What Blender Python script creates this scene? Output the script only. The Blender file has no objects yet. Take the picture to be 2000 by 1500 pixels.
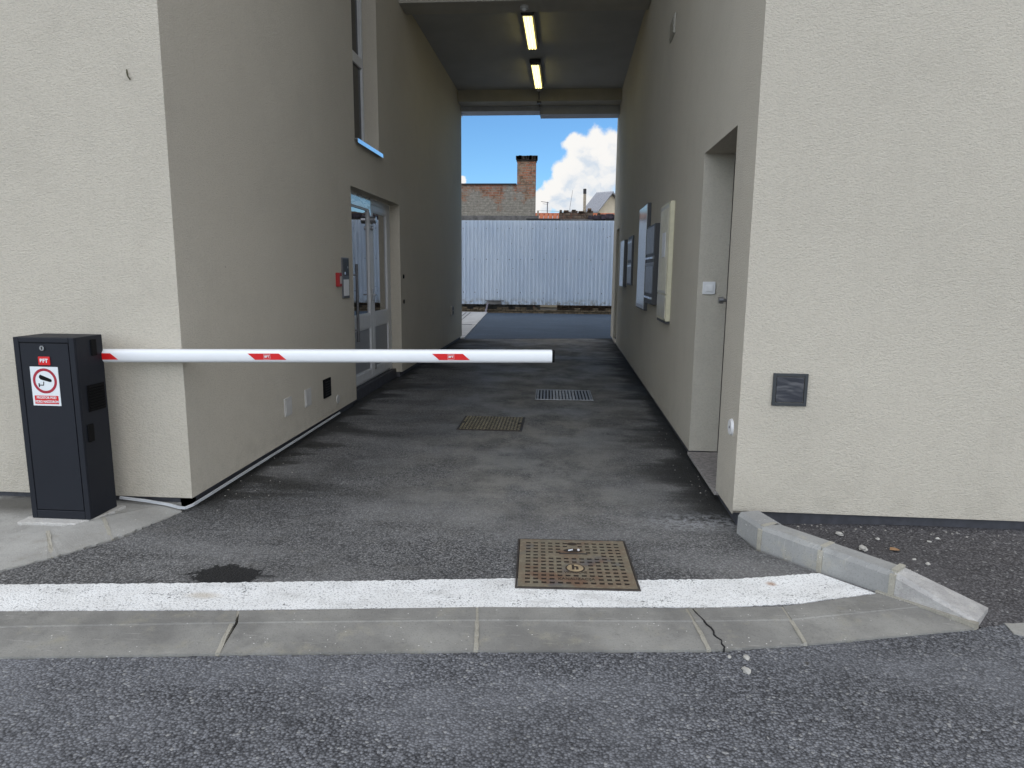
import bpy, bmesh, math, random
from mathutils import Vector, Matrix
random.seed(7)
R = math.radians
scene = bpy.context.scene
col = scene.collection

# ------------------------------------------------------------------ camera
cam_d = bpy.data.cameras.new('Camera'); cam = bpy.data.objects.new('Camera', cam_d); col.objects.link(cam)
cam_d.sensor_width = 36; cam_d.lens = 23.76; cam_d.clip_end = 5000; cam_d.clip_start = 0.05
cam.matrix_world = Matrix(((0.9967, -0.0224, 0.0779, 0), (0.0805, 0.1624, -0.9834, 0), (0.0094, 0.9865, 0.1637, 1.5), (0, 0, 0, 1)))
scene.camera = cam

# ------------------------------------------------------------------ view, sky, sun
scene.view_settings.view_transform = 'Standard'; scene.view_settings.look = 'None'
scene.view_settings.gamma = 1; scene.view_settings.exposure = 0.15
SUN_EL, SUN_ROT = 34, 200      # the sun stands high over the street, behind the photographer, veiled by cloud

world = bpy.data.worlds.new('World'); scene.world = world; world.use_nodes = True
nt = world.node_tree; nt.nodes.clear()

class NT:
    def __init__(s, nt): s.nt = nt
    def n(s, typ, **kw):
        nd = s.nt.nodes.new(typ)
        ins = kw.pop('ins', {})
        for k, v in kw.items(): setattr(nd, k, v)
        for k, v in ins.items():
            if hasattr(v, 'node'): s.nt.links.new(v, nd.inputs[k])
            else: nd.inputs[k].default_value = v
        return nd
    def m(s, op, a, b=0.0, c=0.0, clamp=False):
        nd = s.n('ShaderNodeMath', operation=op, use_clamp=clamp)
        for i, v in enumerate((a, b, c)):
            if hasattr(v, 'node'): s.nt.links.new(v, nd.inputs[i])
            else: nd.inputs[i].default_value = v
        return nd.outputs[0]
    def v(s, op, a, b=(0, 0, 0), scale=None):
        nd = s.n('ShaderNodeVectorMath', operation=op)
        for i, x in enumerate((a, b)):
            if hasattr(x, 'node'): s.nt.links.new(x, nd.inputs[i])
            else: nd.inputs[i].default_value = x
        if scale is not None: nd.inputs['Scale'].default_value = scale
        return nd.outputs[1] if op in ('LENGTH', 'DISTANCE', 'DOT_PRODUCT') else nd.outputs[0]
    def mix(s, f, a, b, mode='MIX'):
        nd = s.n('ShaderNodeMix', data_type='RGBA', blend_type=mode)
        for i, x in ((0, f), (6, a), (7, b)):
            if hasattr(x, 'node'): s.nt.links.new(x, nd.inputs[i])
            else: nd.inputs[i].default_value = x if i == 0 else (tuple(x) + (1,))[:4]
        return nd.outputs[2]
    def noise(s, vec, scale, detail=3, rough=.55, dist=0):
        nd = s.n('ShaderNodeTexNoise', ins={'Vector': vec, 'Scale': scale, 'Detail': detail, 'Roughness': rough, 'Distortion': dist})
        return nd.outputs[0]
    def voro(s, vec, scale, feature='F1', rnd=1.0):
        nd = s.n('ShaderNodeTexVoronoi', feature=feature, ins={'Vector': vec, 'Scale': scale, 'Randomness': rnd})
        return nd
    def ramp(s, f, a, b, lo=0.0, hi=1.0):
        nd = s.n('ShaderNodeMapRange', interpolation_type='SMOOTHSTEP', ins={0: f, 1: a, 2: b, 3: lo, 4: hi})
        return nd.outputs[0]
    def sep(s, vec):
        nd = s.n('ShaderNodeSeparateXYZ', ins={0: vec}); return nd.outputs
    def comb(s, x, y, z):
        nd = s.n('ShaderNodeCombineXYZ')
        for i, v in enumerate((x, y, z)):
            if hasattr(v, 'node'): s.nt.links.new(v, nd.inputs[i])
            else: nd.inputs[i].default_value = v
        return nd.outputs[0]

W = NT(nt)
sky = W.n('ShaderNodeTexSky', sky_type='NISHITA', sun_disc=False)
sky.sun_elevation = R(SUN_EL); sky.sun_rotation = R(SUN_ROT); sky.air_density = 1.0; sky.dust_density = 0.3; sky.ozone_density = 2.5
skyc = W.mix(1.0, sky.outputs[0], (0.68, 1.02, 1.30), 'MULTIPLY')
d = W.n('ShaderNodeTexCoord').outputs['Generated']
dx, dy, dz = W.sep(d)
dyc = W.m('MAXIMUM', dy, 0.05)
u = W.m('DIVIDE', dx, dyc); v = W.m('DIVIDE', dz, dyc)
uv = W.comb(u, v, 0)
n1 = W.n('ShaderNodeTexNoise', ins={'Vector': uv, 'Scale': 26.0, 'Detail': 6.0, 'Roughness': 0.6}).outputs[1]
off = W.v('SCALE', W.v('SUBTRACT', n1, (0.5, 0.5, 0.5)), scale=0.034)
uvw = W.v('ADD', uv, off)
uvw = W.v('MULTIPLY', uvw, (1, 1, 0))
BLOBS = [(0.0119,0.1741,0.0187), (0.0355,0.1761,0.0193), (0.0593,0.1711,0.0228), (0.0161,0.1505,0.0245), (-0.0060,0.1344,0.0189), (0.0382,0.1343,0.0324),
         (-0.0216,0.1168,0.0161), (-0.0353,0.1040,0.0132), (-0.0046,0.1061,0.0248), (-0.0447,0.0954,0.0103), (0.0209,0.1062,0.0189), (0.0802,0.1655,0.0284),
         (0.0583,0.1364,0.0115), (-0.0373,0.0919,0.0118), (-0.0153,0.0940,0.0103), (-0.1515,0.1332,0.0059)]
def cloudmask(vec):
    acc = None
    for bu, bv, br in BLOBS:
        t = W.m('SUBTRACT', 1.0, W.m('DIVIDE', W.v('DISTANCE', vec, (bu, bv, 0)), br * 1.28))
        acc = t if acc is None else W.m('SMOOTH_MAX', acc, t, 0.15)
    return acc
cm = cloudmask(uvw)
front = W.ramp(dy, 0.1, 0.3)
mask1 = W.m('MULTIPLY', W.ramp(cm, 0.0, 0.30), front)
# the shaded flanks of the cumulus: look towards the lit upper left and see how thick it is there
sh = cloudmask(W.v('ADD', uvw, (-0.012, 0.014, 0)))
bil = W.n('ShaderNodeTexNoise', ins={'Vector': W.v('MULTIPLY', uvw, (1.0, 1.25, 1)), 'Scale': 30.0, 'Detail': 7.0, 'Roughness': .55}).outputs[0]
low = W.ramp(v, .165, .085)
shade = W.m('MULTIPLY', W.ramp(sh, 0.05, 0.55), W.m('ADD', W.ramp(bil, .40, .68), W.m('MULTIPLY', low, .35)))
ccol = W.mix(W.m('MULTIPLY', shade, .9, clamp=True), (1.0, 0.985, 0.96), (0.66, 0.75, 0.86))
# broken cloud over the rest of the sky
gen = W.noise(d, 2.6, 6, .58)
mask2 = W.m('MULTIPLY', W.ramp(gen, 0.46, 0.62), W.ramp(dy, 0.25, -0.1))
hz = W.ramp(dz, 0.11, 0.03, 0, 0.30)
# unseen upper part of the clear sky, darkened to dim the deep passage
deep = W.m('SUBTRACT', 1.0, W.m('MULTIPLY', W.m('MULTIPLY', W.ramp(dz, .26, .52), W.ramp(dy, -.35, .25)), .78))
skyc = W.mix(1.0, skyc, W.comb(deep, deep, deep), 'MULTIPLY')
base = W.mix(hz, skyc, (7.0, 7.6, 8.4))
c1 = W.mix(mask2, base, (6.2, 6.4, 6.8))
ccs = W.mix(1.0, ccol, (9.6, 9.6, 9.6), 'MULTIPLY')
c2 = W.mix(mask1, c1, ccs)
bg = W.n('ShaderNodeBackground', ins={'Color': c2, 'Strength': 0.09})
out = W.n('ShaderNodeOutputWorld', ins={'Surface': bg.outputs[0]})

sd = bpy.data.lights.new('Sun', 'SUN'); sd.energy = 3.6; sd.angle = R(178); sd.color = (1.0, 0.972, 0.935)
sun = bpy.data.objects.new('Sun', sd); col.objects.link(sun)
az = R(SUN_ROT)
sdir = Vector((math.sin(az) * math.cos(R(SUN_EL)), math.cos(az) * math.cos(R(SUN_EL)), math.sin(R(SUN_EL))))
sun.rotation_euler = sdir.to_track_quat('Z', 'Y').to_euler()

# ------------------------------------------------------------------ helpers
class MB:
    def __init__(s): s.v = []; s.f = []; s.mi = []; s.M = Matrix.Identity(4); s.cur = 0
    def _add(s, vs, fs, mi=None):
        o = len(s.v); s.v += [tuple(s.M @ Vector(p)) for p in vs]
        s.f += [tuple(i + o for i in f) for f in fs]; s.mi += [s.cur if mi is None else mi] * len(fs)
    def quad(s, a, b, c, d, mi=None): s._add([a, b, c, d], [(0, 1, 2, 3)], mi); return s
    def poly(s, pts, mi=None): s._add(pts, [tuple(range(len(pts)))], mi); return s
    def box(s, x0, y0, z0, x1, y1, z1, mi=None):
        if x0 > x1: x0, x1 = x1, x0
        if y0 > y1: y0, y1 = y1, y0
        if z0 > z1: z0, z1 = z1, z0
        p = [(x0,y0,z0),(x1,y0,z0),(x1,y1,z0),(x0,y1,z0),(x0,y0,z1),(x1,y0,z1),(x1,y1,z1),(x0,y1,z1)]
        s._add(p, [(0,3,2,1),(4,5,6,7),(0,1,5,4),(1,2,6,5),(2,3,7,6),(3,0,4,7)], mi); return s
    def prism(s, pts, z0, z1, mi=None):
        n = len(pts)
        z0f = z0 if callable(z0) else (lambda p: z0); z1f = z1 if callable(z1) else (lambda p: z1)
        vs = [(p[0], p[1], z0f(p)) for p in pts] + [(p[0], p[1], z1f(p)) for p in pts]
        fs = [tuple(range(n - 1, -1, -1)), tuple(range(n, 2 * n))] + [(i, (i + 1) % n, n + (i + 1) % n, n + i) for i in range(n)]
        s._add(vs, fs, mi); return s
    def cyl(s, a, b, r, seg=16, r2=None, mi=None):
        a = Vector(a); b = Vector(b); ax = (b - a).normalized(); r2 = r if r2 is None else r2
        t = Vector((0, 0, 1)) if abs(ax.z) < .9 else Vector((1, 0, 0))
        e = ax.cross(t).normalized(); g = ax.cross(e)
        vs = []
        for c, rr in ((a, r), (b, r2)):
            for i in range(seg):
                q = 2 * math.pi * i / seg; vs.append(c + e * rr * math.cos(q) + g * rr * math.sin(q))
        fs = [(i, (i + 1) % seg, seg + (i + 1) % seg, seg + i) for i in range(seg)] + [tuple(range(seg - 1, -1, -1)), tuple(range(seg, 2 * seg))]
        s._add(vs, fs, mi); return s
    def tube(s, pts, r, seg=8, mi=None):
        for a, b in zip(pts[:-1], pts[1:]): s.cyl(a, b, r, seg, mi=mi)
        return s
    def build(s, name, mats, parent=None, bevel=0, smooth=False, seg=2):
        me = bpy.data.meshes.new(name); me.from_pydata(s.v, [], s.f)
        mats = mats if isinstance(mats, (list, tuple)) else [mats]
        for m in mats: me.materials.append(m)
        me.polygons.foreach_set('material_index', s.mi)
        bm = bmesh.new(); bm.from_mesh(me); bmesh.ops.recalc_face_normals(bm, faces=bm.faces); bm.to_mesh(me); bm.free()
        o = bpy.data.objects.new(name, me); col.objects.link(o)
        if parent: o.parent = parent
        if bevel:
            md = o.modifiers.new('bevel', 'BEVEL'); md.width = bevel; md.segments = seg; md.limit_method = 'ANGLE'; md.angle_limit = R(40)
        if smooth:
            for p in me.polygons: p.use_smooth = True
        return o
def tag(o, label=None, cat=None, group=None, kind=None):
    if label: o['label'] = label
    if cat: o['category'] = cat
    if group: o['group'] = group
    if kind: o['kind'] = kind
    return o
def empty(name, loc=(0, 0, 0), rz=0, label=None, cat=None, group=None):
    o = bpy.data.objects.new(name, None); col.objects.link(o); o.location = loc; o.rotation_euler = (0, 0, rz)
    o.empty_display_size = .1
    return tag(o, label, cat, group)
def struct(mb, name, mats, **k): return tag(mb.build(name, mats, **k), kind='structure')
def text_mesh(txt, size, name, mat, parent, M, depth=0.0, align='CENTER', sx=1.0, bold=0.0):
    cu = bpy.data.curves.new(name, 'FONT'); cu.body = txt; cu.size = size; cu.align_x = align; cu.align_y = 'CENTER'; cu.extrude = depth; cu.offset = bold
    t = bpy.data.objects.new('tmp', cu); col.objects.link(t)
    dg = bpy.context.evaluated_depsgraph_get(); me = bpy.data.meshes.new_from_object(t.evaluated_get(dg)); me.name = name
    bpy.data.objects.remove(t); me.transform(M @ Matrix.Diagonal((sx, 1, 1, 1))); me.materials.clear(); me.materials.append(mat)
    o = bpy.data.objects.new(name, me); col.objects.link(o)
    if parent: o.parent = parent
    return o
def ragged(pts, amp, step, closed=False):
    out = []
    seq = list(zip(pts[:-1], pts[1:]))
    for a, b in seq:
        a = Vector(a[:2]); b = Vector(b[:2]); L = (b - a).length; n = max(1, int(L / step)); nrm = Vector((-(b - a).y, (b - a).x)).normalized()
        for i in range(n):
            p = a + (b - a) * (i / n) + nrm * random.uniform(-amp, amp); out.append((p.x, p.y))
    out.append(tuple(pts[-1][:2]))
    return out

# ------------------------------------------------------------------ materials
def mat(name):
    m = bpy.data.materials.new(name); m.use_nodes = True; n = m.node_tree; n.nodes.clear()
    T = NT(n); T.b = T.n('ShaderNodeBsdfPrincipled'); T.o = T.n('ShaderNodeOutputMaterial', ins={0: T.b.outputs[0]})
    T.mat = m; T.pos = T.n('ShaderNodeNewGeometry').outputs['Position']
    return T
def setb(T, color=None, rough=None, metal=None, bump=None, bs=1.0, bd=0.003, spec=None):
    def put(k, v):
        if v is None: return
        if hasattr(v, 'node'): T.nt.links.new(v, T.b.inputs[k])
        else: T.b.inputs[k].default_value = (tuple(v) + (1,))[:4] if isinstance(v, (tuple, list)) else v
    put('Base Color', color); put('Roughness', rough); put('Metallic', metal); put('Specular IOR Level', spec)
    if bump is not None:
        bp = T.n('ShaderNodeBump', ins={'Height': bump, 'Strength': bs, 'Distance': bd}); T.nt.links.new(bp.outputs[0], T.b.inputs['Normal'])
    return T.mat
def plain(name, color, rough=.5, metal=0, var=.06, scale=18, bumpd=0, bscale=200, spec=None):
    T = mat(name); n = T.noise(T.pos, scale, 4)
    c = T.mix(T.ramp(n, .3, .7), tuple(x * (1 - var) for x in color), tuple(min(1, x * (1 + var)) for x in color))
    b = T.noise(T.pos, bscale, 2) if bumpd else None
    return setb(T, c, T.m('ADD', T.m('MULTIPLY', T.noise(T.pos, scale * 2.3, 3), .16), rough - .08), metal, b, .6, bumpd, spec)

def stucco(name, color):
    T = mat(name)
    st = T.v('MULTIPLY', T.pos, (1, 1, 1.7))
    big = T.noise(T.pos, .7, 4); mid = T.noise(T.pos, 6, 4)
    # rough-cast grain: squiggly ridges about a centimetre apart
    wob = T.v('ADD', st, T.v('SCALE', T.n('ShaderNodeTexNoise', ins={'Vector': st, 'Scale': 45., 'Detail': 2.}).outputs[1], scale=.016))
    g1 = T.noise(wob, 75, 3, .6); g2 = T.noise(st, 210, 2)
    grain = T.m('ADD', T.m('MULTIPLY', g1, .8), T.m('MULTIPLY', g2, .3))
    c = T.mix(T.ramp(big, .25, .75), tuple(x * .95 for x in color), tuple(x * 1.03 for x in color))
    c = T.mix(T.m('MULTIPLY', T.ramp(mid, .52, .8), .35), c, tuple(x * .88 for x in color))
    # faint rain streaks and slow patchy greying
    strk = T.noise(T.v('MULTIPLY', T.pos, (5, 5, .22)), 3.2, 5, .6)
    c = T.mix(T.m('MULTIPLY', T.ramp(strk, .54, .74), .08), c, tuple(x * .70 for x in color))
    pat = T.noise(T.v('ADD', T.pos, (4, 9, 2)), 1.6, 6, .68); c = T.mix(T.m('MULTIPLY', T.ramp(pat, .50, .66), .14), c, tuple(x * .74 for x in color))
    # soot and pinprick chips
    sp = T.voro(T.pos, 1.15); chip = T.ramp(sp.outputs['Distance'], .016, .008)
    c = T.mix(T.m('MULTIPLY', chip, .65), c, (.12, .105, .085))
    # rain-splash dirt close to the ground
    z = T.sep(T.pos)[2]; spl = T.m('MULTIPLY', T.ramp(z, .45, .06), T.ramp(T.noise(T.pos, 9, 5, .65), .42, .7))
    c = T.mix(T.m('MULTIPLY', spl, .3), c, (.36, .33, .27))
    c = T.mix(T.m('MULTIPLY', T.ramp(g1, .56, .36), .24), c, tuple(x * .62 for x in color))
    return setb(T, c, .92, 0, grain, .95, .010, .25)
M_stucco = stucco('stucco', (.562, .520, .438))

def asphalt(name, dark, light, scale, tint, bd, rough=.8, dust=0.0, damp=0.0, spec=.4):
    T = mat(name)
    p = T.v('MULTIPLY', T.pos, (1, 1, .3))
    vo = T.voro(p, scale); vo2 = T.voro(p, scale * 2.1)
    big = T.noise(T.pos, .9, 5, .6); mid = T.noise(T.pos, 5.5, 5, .65)
    rnd = T.sep(vo.outputs['Color'])[0]
    f = T.m('ADD', T.m('MULTIPLY', rnd, .62), T.m('MULTIPLY', T.sep(vo2.outputs['Color'])[1], .38))
    c = T.mix(f, dark, light)
    gap = T.ramp(vo.outputs['Distance'], .35, .75)
    c = T.mix(T.m('MULTIPLY', gap, .7), c, tuple(x * .35 for x in dark))
    spark = T.ramp(rnd, .965, .985); c = T.mix(T.m('MULTIPLY', spark, .6), c, (.36, .36, .35))
    c = T.mix(T.ramp(big, .35, .68, 0, .28), c, tuple(x * .6 for x in dark))
    c = T.mix(T.m('MULTIPLY', T.ramp(mid, .5, .72), .30), c, tint)
    vb = T.noise(T.v('MULTIPLY', T.pos, (.5, 1.3, 1)), 1.3, 6, .62); c = T.mix(T.ramp(vb, .42, .66, 0, .30), c, light)
    # rusty and oily flecks
    fl = T.voro(T.pos, 3.1); c = T.mix(T.m('MULTIPLY', T.ramp(T.m('ADD', fl.outputs['Distance'], T.m('MULTIPLY', T.noise(T.pos, 60, 3), .09)), .10, .05), .6), c, (.05, .043, .028))
    ro = rough
    if dust:
        x, y, z = T.sep(T.pos)
        dn = T.noise(T.pos, 2.6, 6, .68); fine = T.noise(T.pos, 26, 4, .7)
        lane = T.ramp(T.m('ABSOLUTE', T.m('SUBTRACT', x, T.m('ADD', -.35, T.m('MULTIPLY', T.noise(T.pos, .8, 2), .3)))), 1.5, .2)
        m = T.m('MULTIPLY', T.m('MULTIPLY', T.ramp(T.m('ADD', dn, T.m('MULTIPLY', fine, .35)), .46, .85), T.ramp(y, 3.4, 4.6)), T.m('MULTIPLY', lane, dust))
        c = T.mix(m, c, (.27, .26, .23))
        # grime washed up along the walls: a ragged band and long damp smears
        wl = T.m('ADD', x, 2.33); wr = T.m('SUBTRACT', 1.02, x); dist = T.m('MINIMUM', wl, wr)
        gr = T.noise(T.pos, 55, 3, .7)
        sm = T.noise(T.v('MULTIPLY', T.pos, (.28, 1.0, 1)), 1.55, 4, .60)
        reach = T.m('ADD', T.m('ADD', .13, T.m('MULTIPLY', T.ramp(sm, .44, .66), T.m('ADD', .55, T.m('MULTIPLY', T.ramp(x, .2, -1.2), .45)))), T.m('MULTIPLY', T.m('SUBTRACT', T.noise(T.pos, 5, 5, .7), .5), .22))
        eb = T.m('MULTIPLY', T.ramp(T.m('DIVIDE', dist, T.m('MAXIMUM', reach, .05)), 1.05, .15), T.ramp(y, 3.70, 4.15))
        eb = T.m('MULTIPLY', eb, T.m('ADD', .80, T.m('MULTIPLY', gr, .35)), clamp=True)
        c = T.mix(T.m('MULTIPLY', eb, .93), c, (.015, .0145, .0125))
        # scuffed, slightly greasy wheel lanes between paler dusty ground
        br = T.noise(T.v('MULTIPLY', T.pos, (1.3, .9, 1)), 1.9, 8, .70)
        c = T.mix(T.m('MULTIPLY', T.m('MULTIPLY', T.ramp(T.m('ADD', br, T.m('MULTIPLY', gr, .18)), .54, .80), T.ramp(y, 3.3, 4.2)), .42), c, (.045, .044, .041))
        # fresh oily tar stain soaked in behind the white line
        q = T.v('LENGTH', T.v('MULTIPLY', T.v('SUBTRACT', T.pos, (-1.655, 3.035, 0)), (5.4, 8.2, 0)))
        tn = T.m('ADD', T.m('MULTIPLY', T.noise(T.pos, 14, 5, .7), 1.0), T.m('MULTIPLY', gr, .35))
        st_ = T.ramp(T.m('ADD', q, T.m('MULTIPLY', T.m('SUBTRACT', tn, .67), 1.7)), 1.0, .84)
        q = T.v('LENGTH', T.v('MULTIPLY', T.v('SUBTRACT', T.pos, (-1.47, 3.045, 0)), (7, 32, 0)))
        st_ = T.m('MAXIMUM', st_, T.m('MULTIPLY', T.ramp(T.m('ADD', q, T.m('MULTIPLY', tn, .8)), 1.2, .9), .7))
        c = T.mix(T.m('MULTIPLY', st_, .95), c, (.007, .007, .0072))
        T.tar = st_
        # pale cement wash by the kerb at the right corner
        q = T.v('DISTANCE', T.v('MULTIPLY', T.pos, (.7, 1.5, 0)), (.58, 6.03, 0))
        cw = T.m('MULTIPLY', T.ramp(q, .36, .05), T.ramp(fine, .40, .62))
        c = T.mix(T.m('MULTIPLY', cw, .65), c, (.36, .37, .38))
        ro = T.m('ADD', T.m('MULTIPLY', T.tar, .12), T.m('SUBTRACT', rough, T.m('MULTIPLY', T.ramp(T.noise(T.pos, 1.3, 4), .4, .65), damp)))
    h = T.m('ADD', T.m('MULTIPLY', T.ramp(vo.outputs['Distance'], .9, .1), .7), T.m('MULTIPLY', rnd, .5))
    h = T.m('ADD', h, T.m('MULTIPLY', mid, .8))
    return setb(T, c, ro, 0, h, .8, bd, spec)
M_road = asphalt('road asphalt', (.022, .023, .027), (.290, .300, .325), 97, (.13, .134, .145), .006, .82)
M_drive = asphalt('driveway asphalt', (.026, .026, .028), (.315, .315, .312), 104, (.115, .110, .099), .0045, .80, dust=.85, damp=.30)
M_pave = asphalt('pavement asphalt', (.030, .028, .031), (.185, .178, .182), 90, (.075, .07, .07), .009, .85)
M_yard = asphalt('courtyard asphalt', (.028, .052, .085), (.078, .12, .185), 110, (.05, .078, .12), .004, .62)  # blue of the reflected sky is put into the asphalt colour

def concrete(name, a, b, stain, bd=.002, sc=1.0):
    T = mat(name)
    big = T.noise(T.pos, 2.2 * sc, 5, .62); fine = T.noise(T.pos, 120, 3, .7)
    c = T.mix(T.ramp(big, .3, .7), a, b)
    c = T.mix(T.m('MULTIPLY', T.ramp(T.noise(T.pos, 6 * sc, 6, .7), .52, .72), .6), c, stain)
    c = T.mix(T.m('MULTIPLY', T.ramp(T.noise(T.v('ADD', T.pos, (3, 5, 1)), 3.1 * sc, 6, .72), .50, .70), .5), c, tuple(x * .70 for x in a))
    c = T.mix(T.m('MULTIPLY', T.ramp(fine, .52, .75), .55), c, tuple(x * .55 for x in a))
    sp = T.voro(T.pos, 38); c = T.mix(T.m('MULTIPLY', T.ramp(sp.outputs['Distance'], .14, .07), T.ramp(T.noise(T.pos, 7, 2), .5, .6)), c, (.62, .61, .58))
    sc2 = T.noise(T.v('MULTIPLY', T.pos, (3, 40, 3)), 2.2, 4); c = T.mix(T.m('MULTIPLY', T.ramp(sc2, .62, .7), .25), c, (.5, .49, .46))
    return setb(T, c, .88, 0, T.m('ADD', fine, T.m('MULTIPLY', T.noise(T.pos, 25, 4), 1.2)), .7, bd, .3)
M_kerb = concrete('kerb concrete', (.180, .177, .166), (.290, .286, .264), (.31, .295, .235))
M_kerb2 = concrete('kerb concrete raised', (.245, .247, .243), (.33, .332, .32), (.40, .375, .30), .0025)
M_kerbrough = concrete('kerb concrete broken', (.36, .35, .34), (.52, .51, .49), (.56, .54, .5), .012, 3)
def damp(m):
    n = m.node_tree; T = NT(n); b = n.nodes['Principled BSDF']; src = b.inputs['Base Color'].links[0].from_socket
    pos = T.n('ShaderNodeNewGeometry').outputs['Position']
    q = T.v('DISTANCE', T.v('MULTIPLY', pos, (.42, 1, 0)), (-1.42, 3.82, 0))
    f = T.ramp(T.m('ADD', q, T.m('MULTIPLY', T.noise(pos, 6, 5, .65), .22)), .34, .18)
    q2 = T.v('DISTANCE', T.v('MULTIPLY', pos, (.8, 1, 0)), (-2.72, 3.36, 0))
    f2 = T.ramp(T.m('ADD', q2, T.m('MULTIPLY', T.noise(pos, 8, 5, .65), .25)), .28, .14)
    n.links.new(T.mix(T.m('MULTIPLY', T.m('MAXIMUM', f, f2), .8), src, (.075, .072, .062)), b.inputs['Base Color'])
    return m
M_apron = concrete('apron concrete', (.29, .285, .265), (.40, .395, .37), (.26, .245, .21), .003)
damp(M_apron)
M_pad = concrete('pad concrete', (.42, .41, .385), (.54, .53, .50), (.38, .36, .31), .006)
M_mortar = concrete('mortar', (.31, .295, .25), (.42, .40, .34), (.26, .24, .19), .006)
M_paver = concrete('paver concrete', (.40, .41, .42), (.50, .51, .52), (.34, .34, .34))
M_plinth = plain('plinth coating', (.052, .054, .064), .6, var=.2, bumpd=.001)
M_granite = concrete('granite', (.22, .205, .195), (.38, .35, .33), (.30, .27, .25), .0005, 14)

T = mat('road paint')
w = T.noise(T.pos, 95, 4, .7); w2 = T.noise(T.pos, 7, 4, .7); vv = T.voro(T.pos, 120)
wear = T.m('ADD', T.m('MULTIPLY', w, .75), T.m('MULTIPLY', w2, .40))
chips = T.ramp(wear, .675, .715)
c = T.mix(T.ramp(T.noise(T.pos, 4, 5, .65), .35, .7), (.86, .87, .86), (.75, .755, .74))
c = T.mix(T.m('MULTIPLY', T.ramp(vv.outputs['Distance'], .5, .85), .55), c, (.25, .25, .25))
c = T.mix(T.m('MULTIPLY', T.ramp(T.noise(T.v('MULTIPLY', T.pos, (1, 2.2, 1)), 3.3, 6, .7), .50, .72), .45), c, (.36, .355, .335))
c = T.mix(chips, c, (.075, .075, .078))
q = T.v('DISTANCE', T.pos, (1.03, 3.20, 0)); c = T.mix(T.m('MULTIPLY', T.ramp(T.m('ADD', q, T.m('MULTIPLY', w, .03)), .05, .02), .7), c, (.33, .15, .05))
q = T.v('DISTANCE', T.v('MULTIPLY', T.pos, (.6, 1.6, 0)), (-.99, 4.50, 0)); c = T.mix(T.m('MULTIPLY', T.ramp(q, .07, .01), .5), c, (.45, .37, .26))
M_paint = setb(T, c, .7, 0, T.m('ADD', T.m('MULTIPLY', vv.outputs['Distance'], -.8), T.m('MULTIPLY', chips, -.8)), .7, .004)

M_cab = plain('anthracite powder coat', (.0095, .0115, .0175), .58, var=.05, scale=4, bumpd=.0004, bscale=600, spec=.3)
M_black = plain('black plastic', (.0045, .0045, .005), .75, var=.1, spec=.15)
M_seam = plain('dark seam', (.004, .004, .005), .8)
M_arm = plain('white painted aluminium', (.78, .80, .82), .35, var=.015, scale=3)
M_red = plain('red reflective film', (.62, .008, .010), .35, var=.04)
M_darkred = plain('dark red print', (.36, .015, .035), .4, var=.04)
M_white = plain('white plastic', (.72, .72, .72), .4, var=.03)
M_signwhite = plain('white sign film', (.72, .76, .78), .4, var=.02)
M_steel = plain('brushed steel', (.45, .45, .46), .3, 1.0, var=.08, scale=60)
M_steeld = plain('dark steel', (.16, .16, .17), .4, .7, var=.12, scale=40)
M_pvc = plain('white window frame', (.60, .61, .62), .38, var=.03)
M_pvcpanel = plain('door infill panel', (.26, .27, .29), .4, var=.03)
M_tunnelpaint = plain('grey ceiling paint', (.38, .38, .375), .9, var=.05, scale=2, bumpd=.001)
M_beam = plain('beam render', (.42, .40, .35), .9, var=.06, scale=3, bumpd=.002)
M_fascia = plain('grey metal fascia', (.40, .41, .44), .45, var=.05)
M_cream = plain('cream meter cabinet', (.62, .58, .42), .5, var=.05)
M_creamd = plain('beige door', (.48, .45, .36), .35, var=.08)
M_mail = plain('grey mailbox steel', (.13, .135, .145), .32, .4, var=.12)
M_mailside = plain('charcoal box side', (.045, .045, .048), .5)
M_alu = plain('polished aluminium', (.72, .76, .82), .16, 1.0, var=.04)
M_dark = plain('dark interior', (.012, .011, .010), .8)
M_doorleaf = plain('brown door leaf', (.03, .026, .022), .5)
M_conduit = plain('pale cable trunking', (.50, .52, .54), .5, var=.1, scale=9)
M_rust = plain('rusted steel', (.10, .06, .045), .8, var=.3, scale=30)
M_ceil2 = plain('soffit', (.16, .16, .17), .9)
T = mat('window glass'); T.b.inputs['IOR'].default_value = 1.9
M_glass = setb(T, (.012, .014, .015), T.m('MULTIPLY', T.noise(T.pos, 2, 2), .02), 0, T.noise(T.pos, 2.4, 2), .25, .004)
M_glass.node_tree.nodes['Principled BSDF'].inputs['Coat Weight'].default_value = 1.0
M_glass.node_tree.nodes['Principled BSDF'].inputs['Coat Roughness'].default_value = 0.01
M_glass.node_tree.nodes['Principled BSDF'].inputs['Coat IOR'].default_value = 1.7
T = mat('stair window glass'); M_glass2 = setb(T, (.010, .011, .011), .05, 0, None, spec=.25)
T = mat('lamp tube glow'); T.b.inputs['Emission Color'].default_value = (1.0, .83, .26, 1); T.b.inputs['Emission Strength'].default_value = 2.8
M_glow = setb(T, (.9, .88, .7), .4)

T = mat('fence sheet')
big = T.noise(T.v('MULTIPLY', T.pos, (1, 1, .35)), 1.1, 4)
c = T.mix(T.ramp(big, .3, .7), (.64, .735, .86), (.72, .805, .91))
z = T.sep(T.pos)[2]
c = T.mix(T.m('MULTIPLY', T.ramp(z, .62, .32), T.ramp(T.noise(T.pos, 7, 5), .4, .66)), c, (.40, .41, .40))
sp = T.voro(T.pos, 2.2); c = T.mix(T.m('MULTIPLY', T.ramp(sp.outputs['Distance'], .05, .03), .6), c, (.2, .18, .16))
M_fence = setb(T, c, .45, .15)

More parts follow.
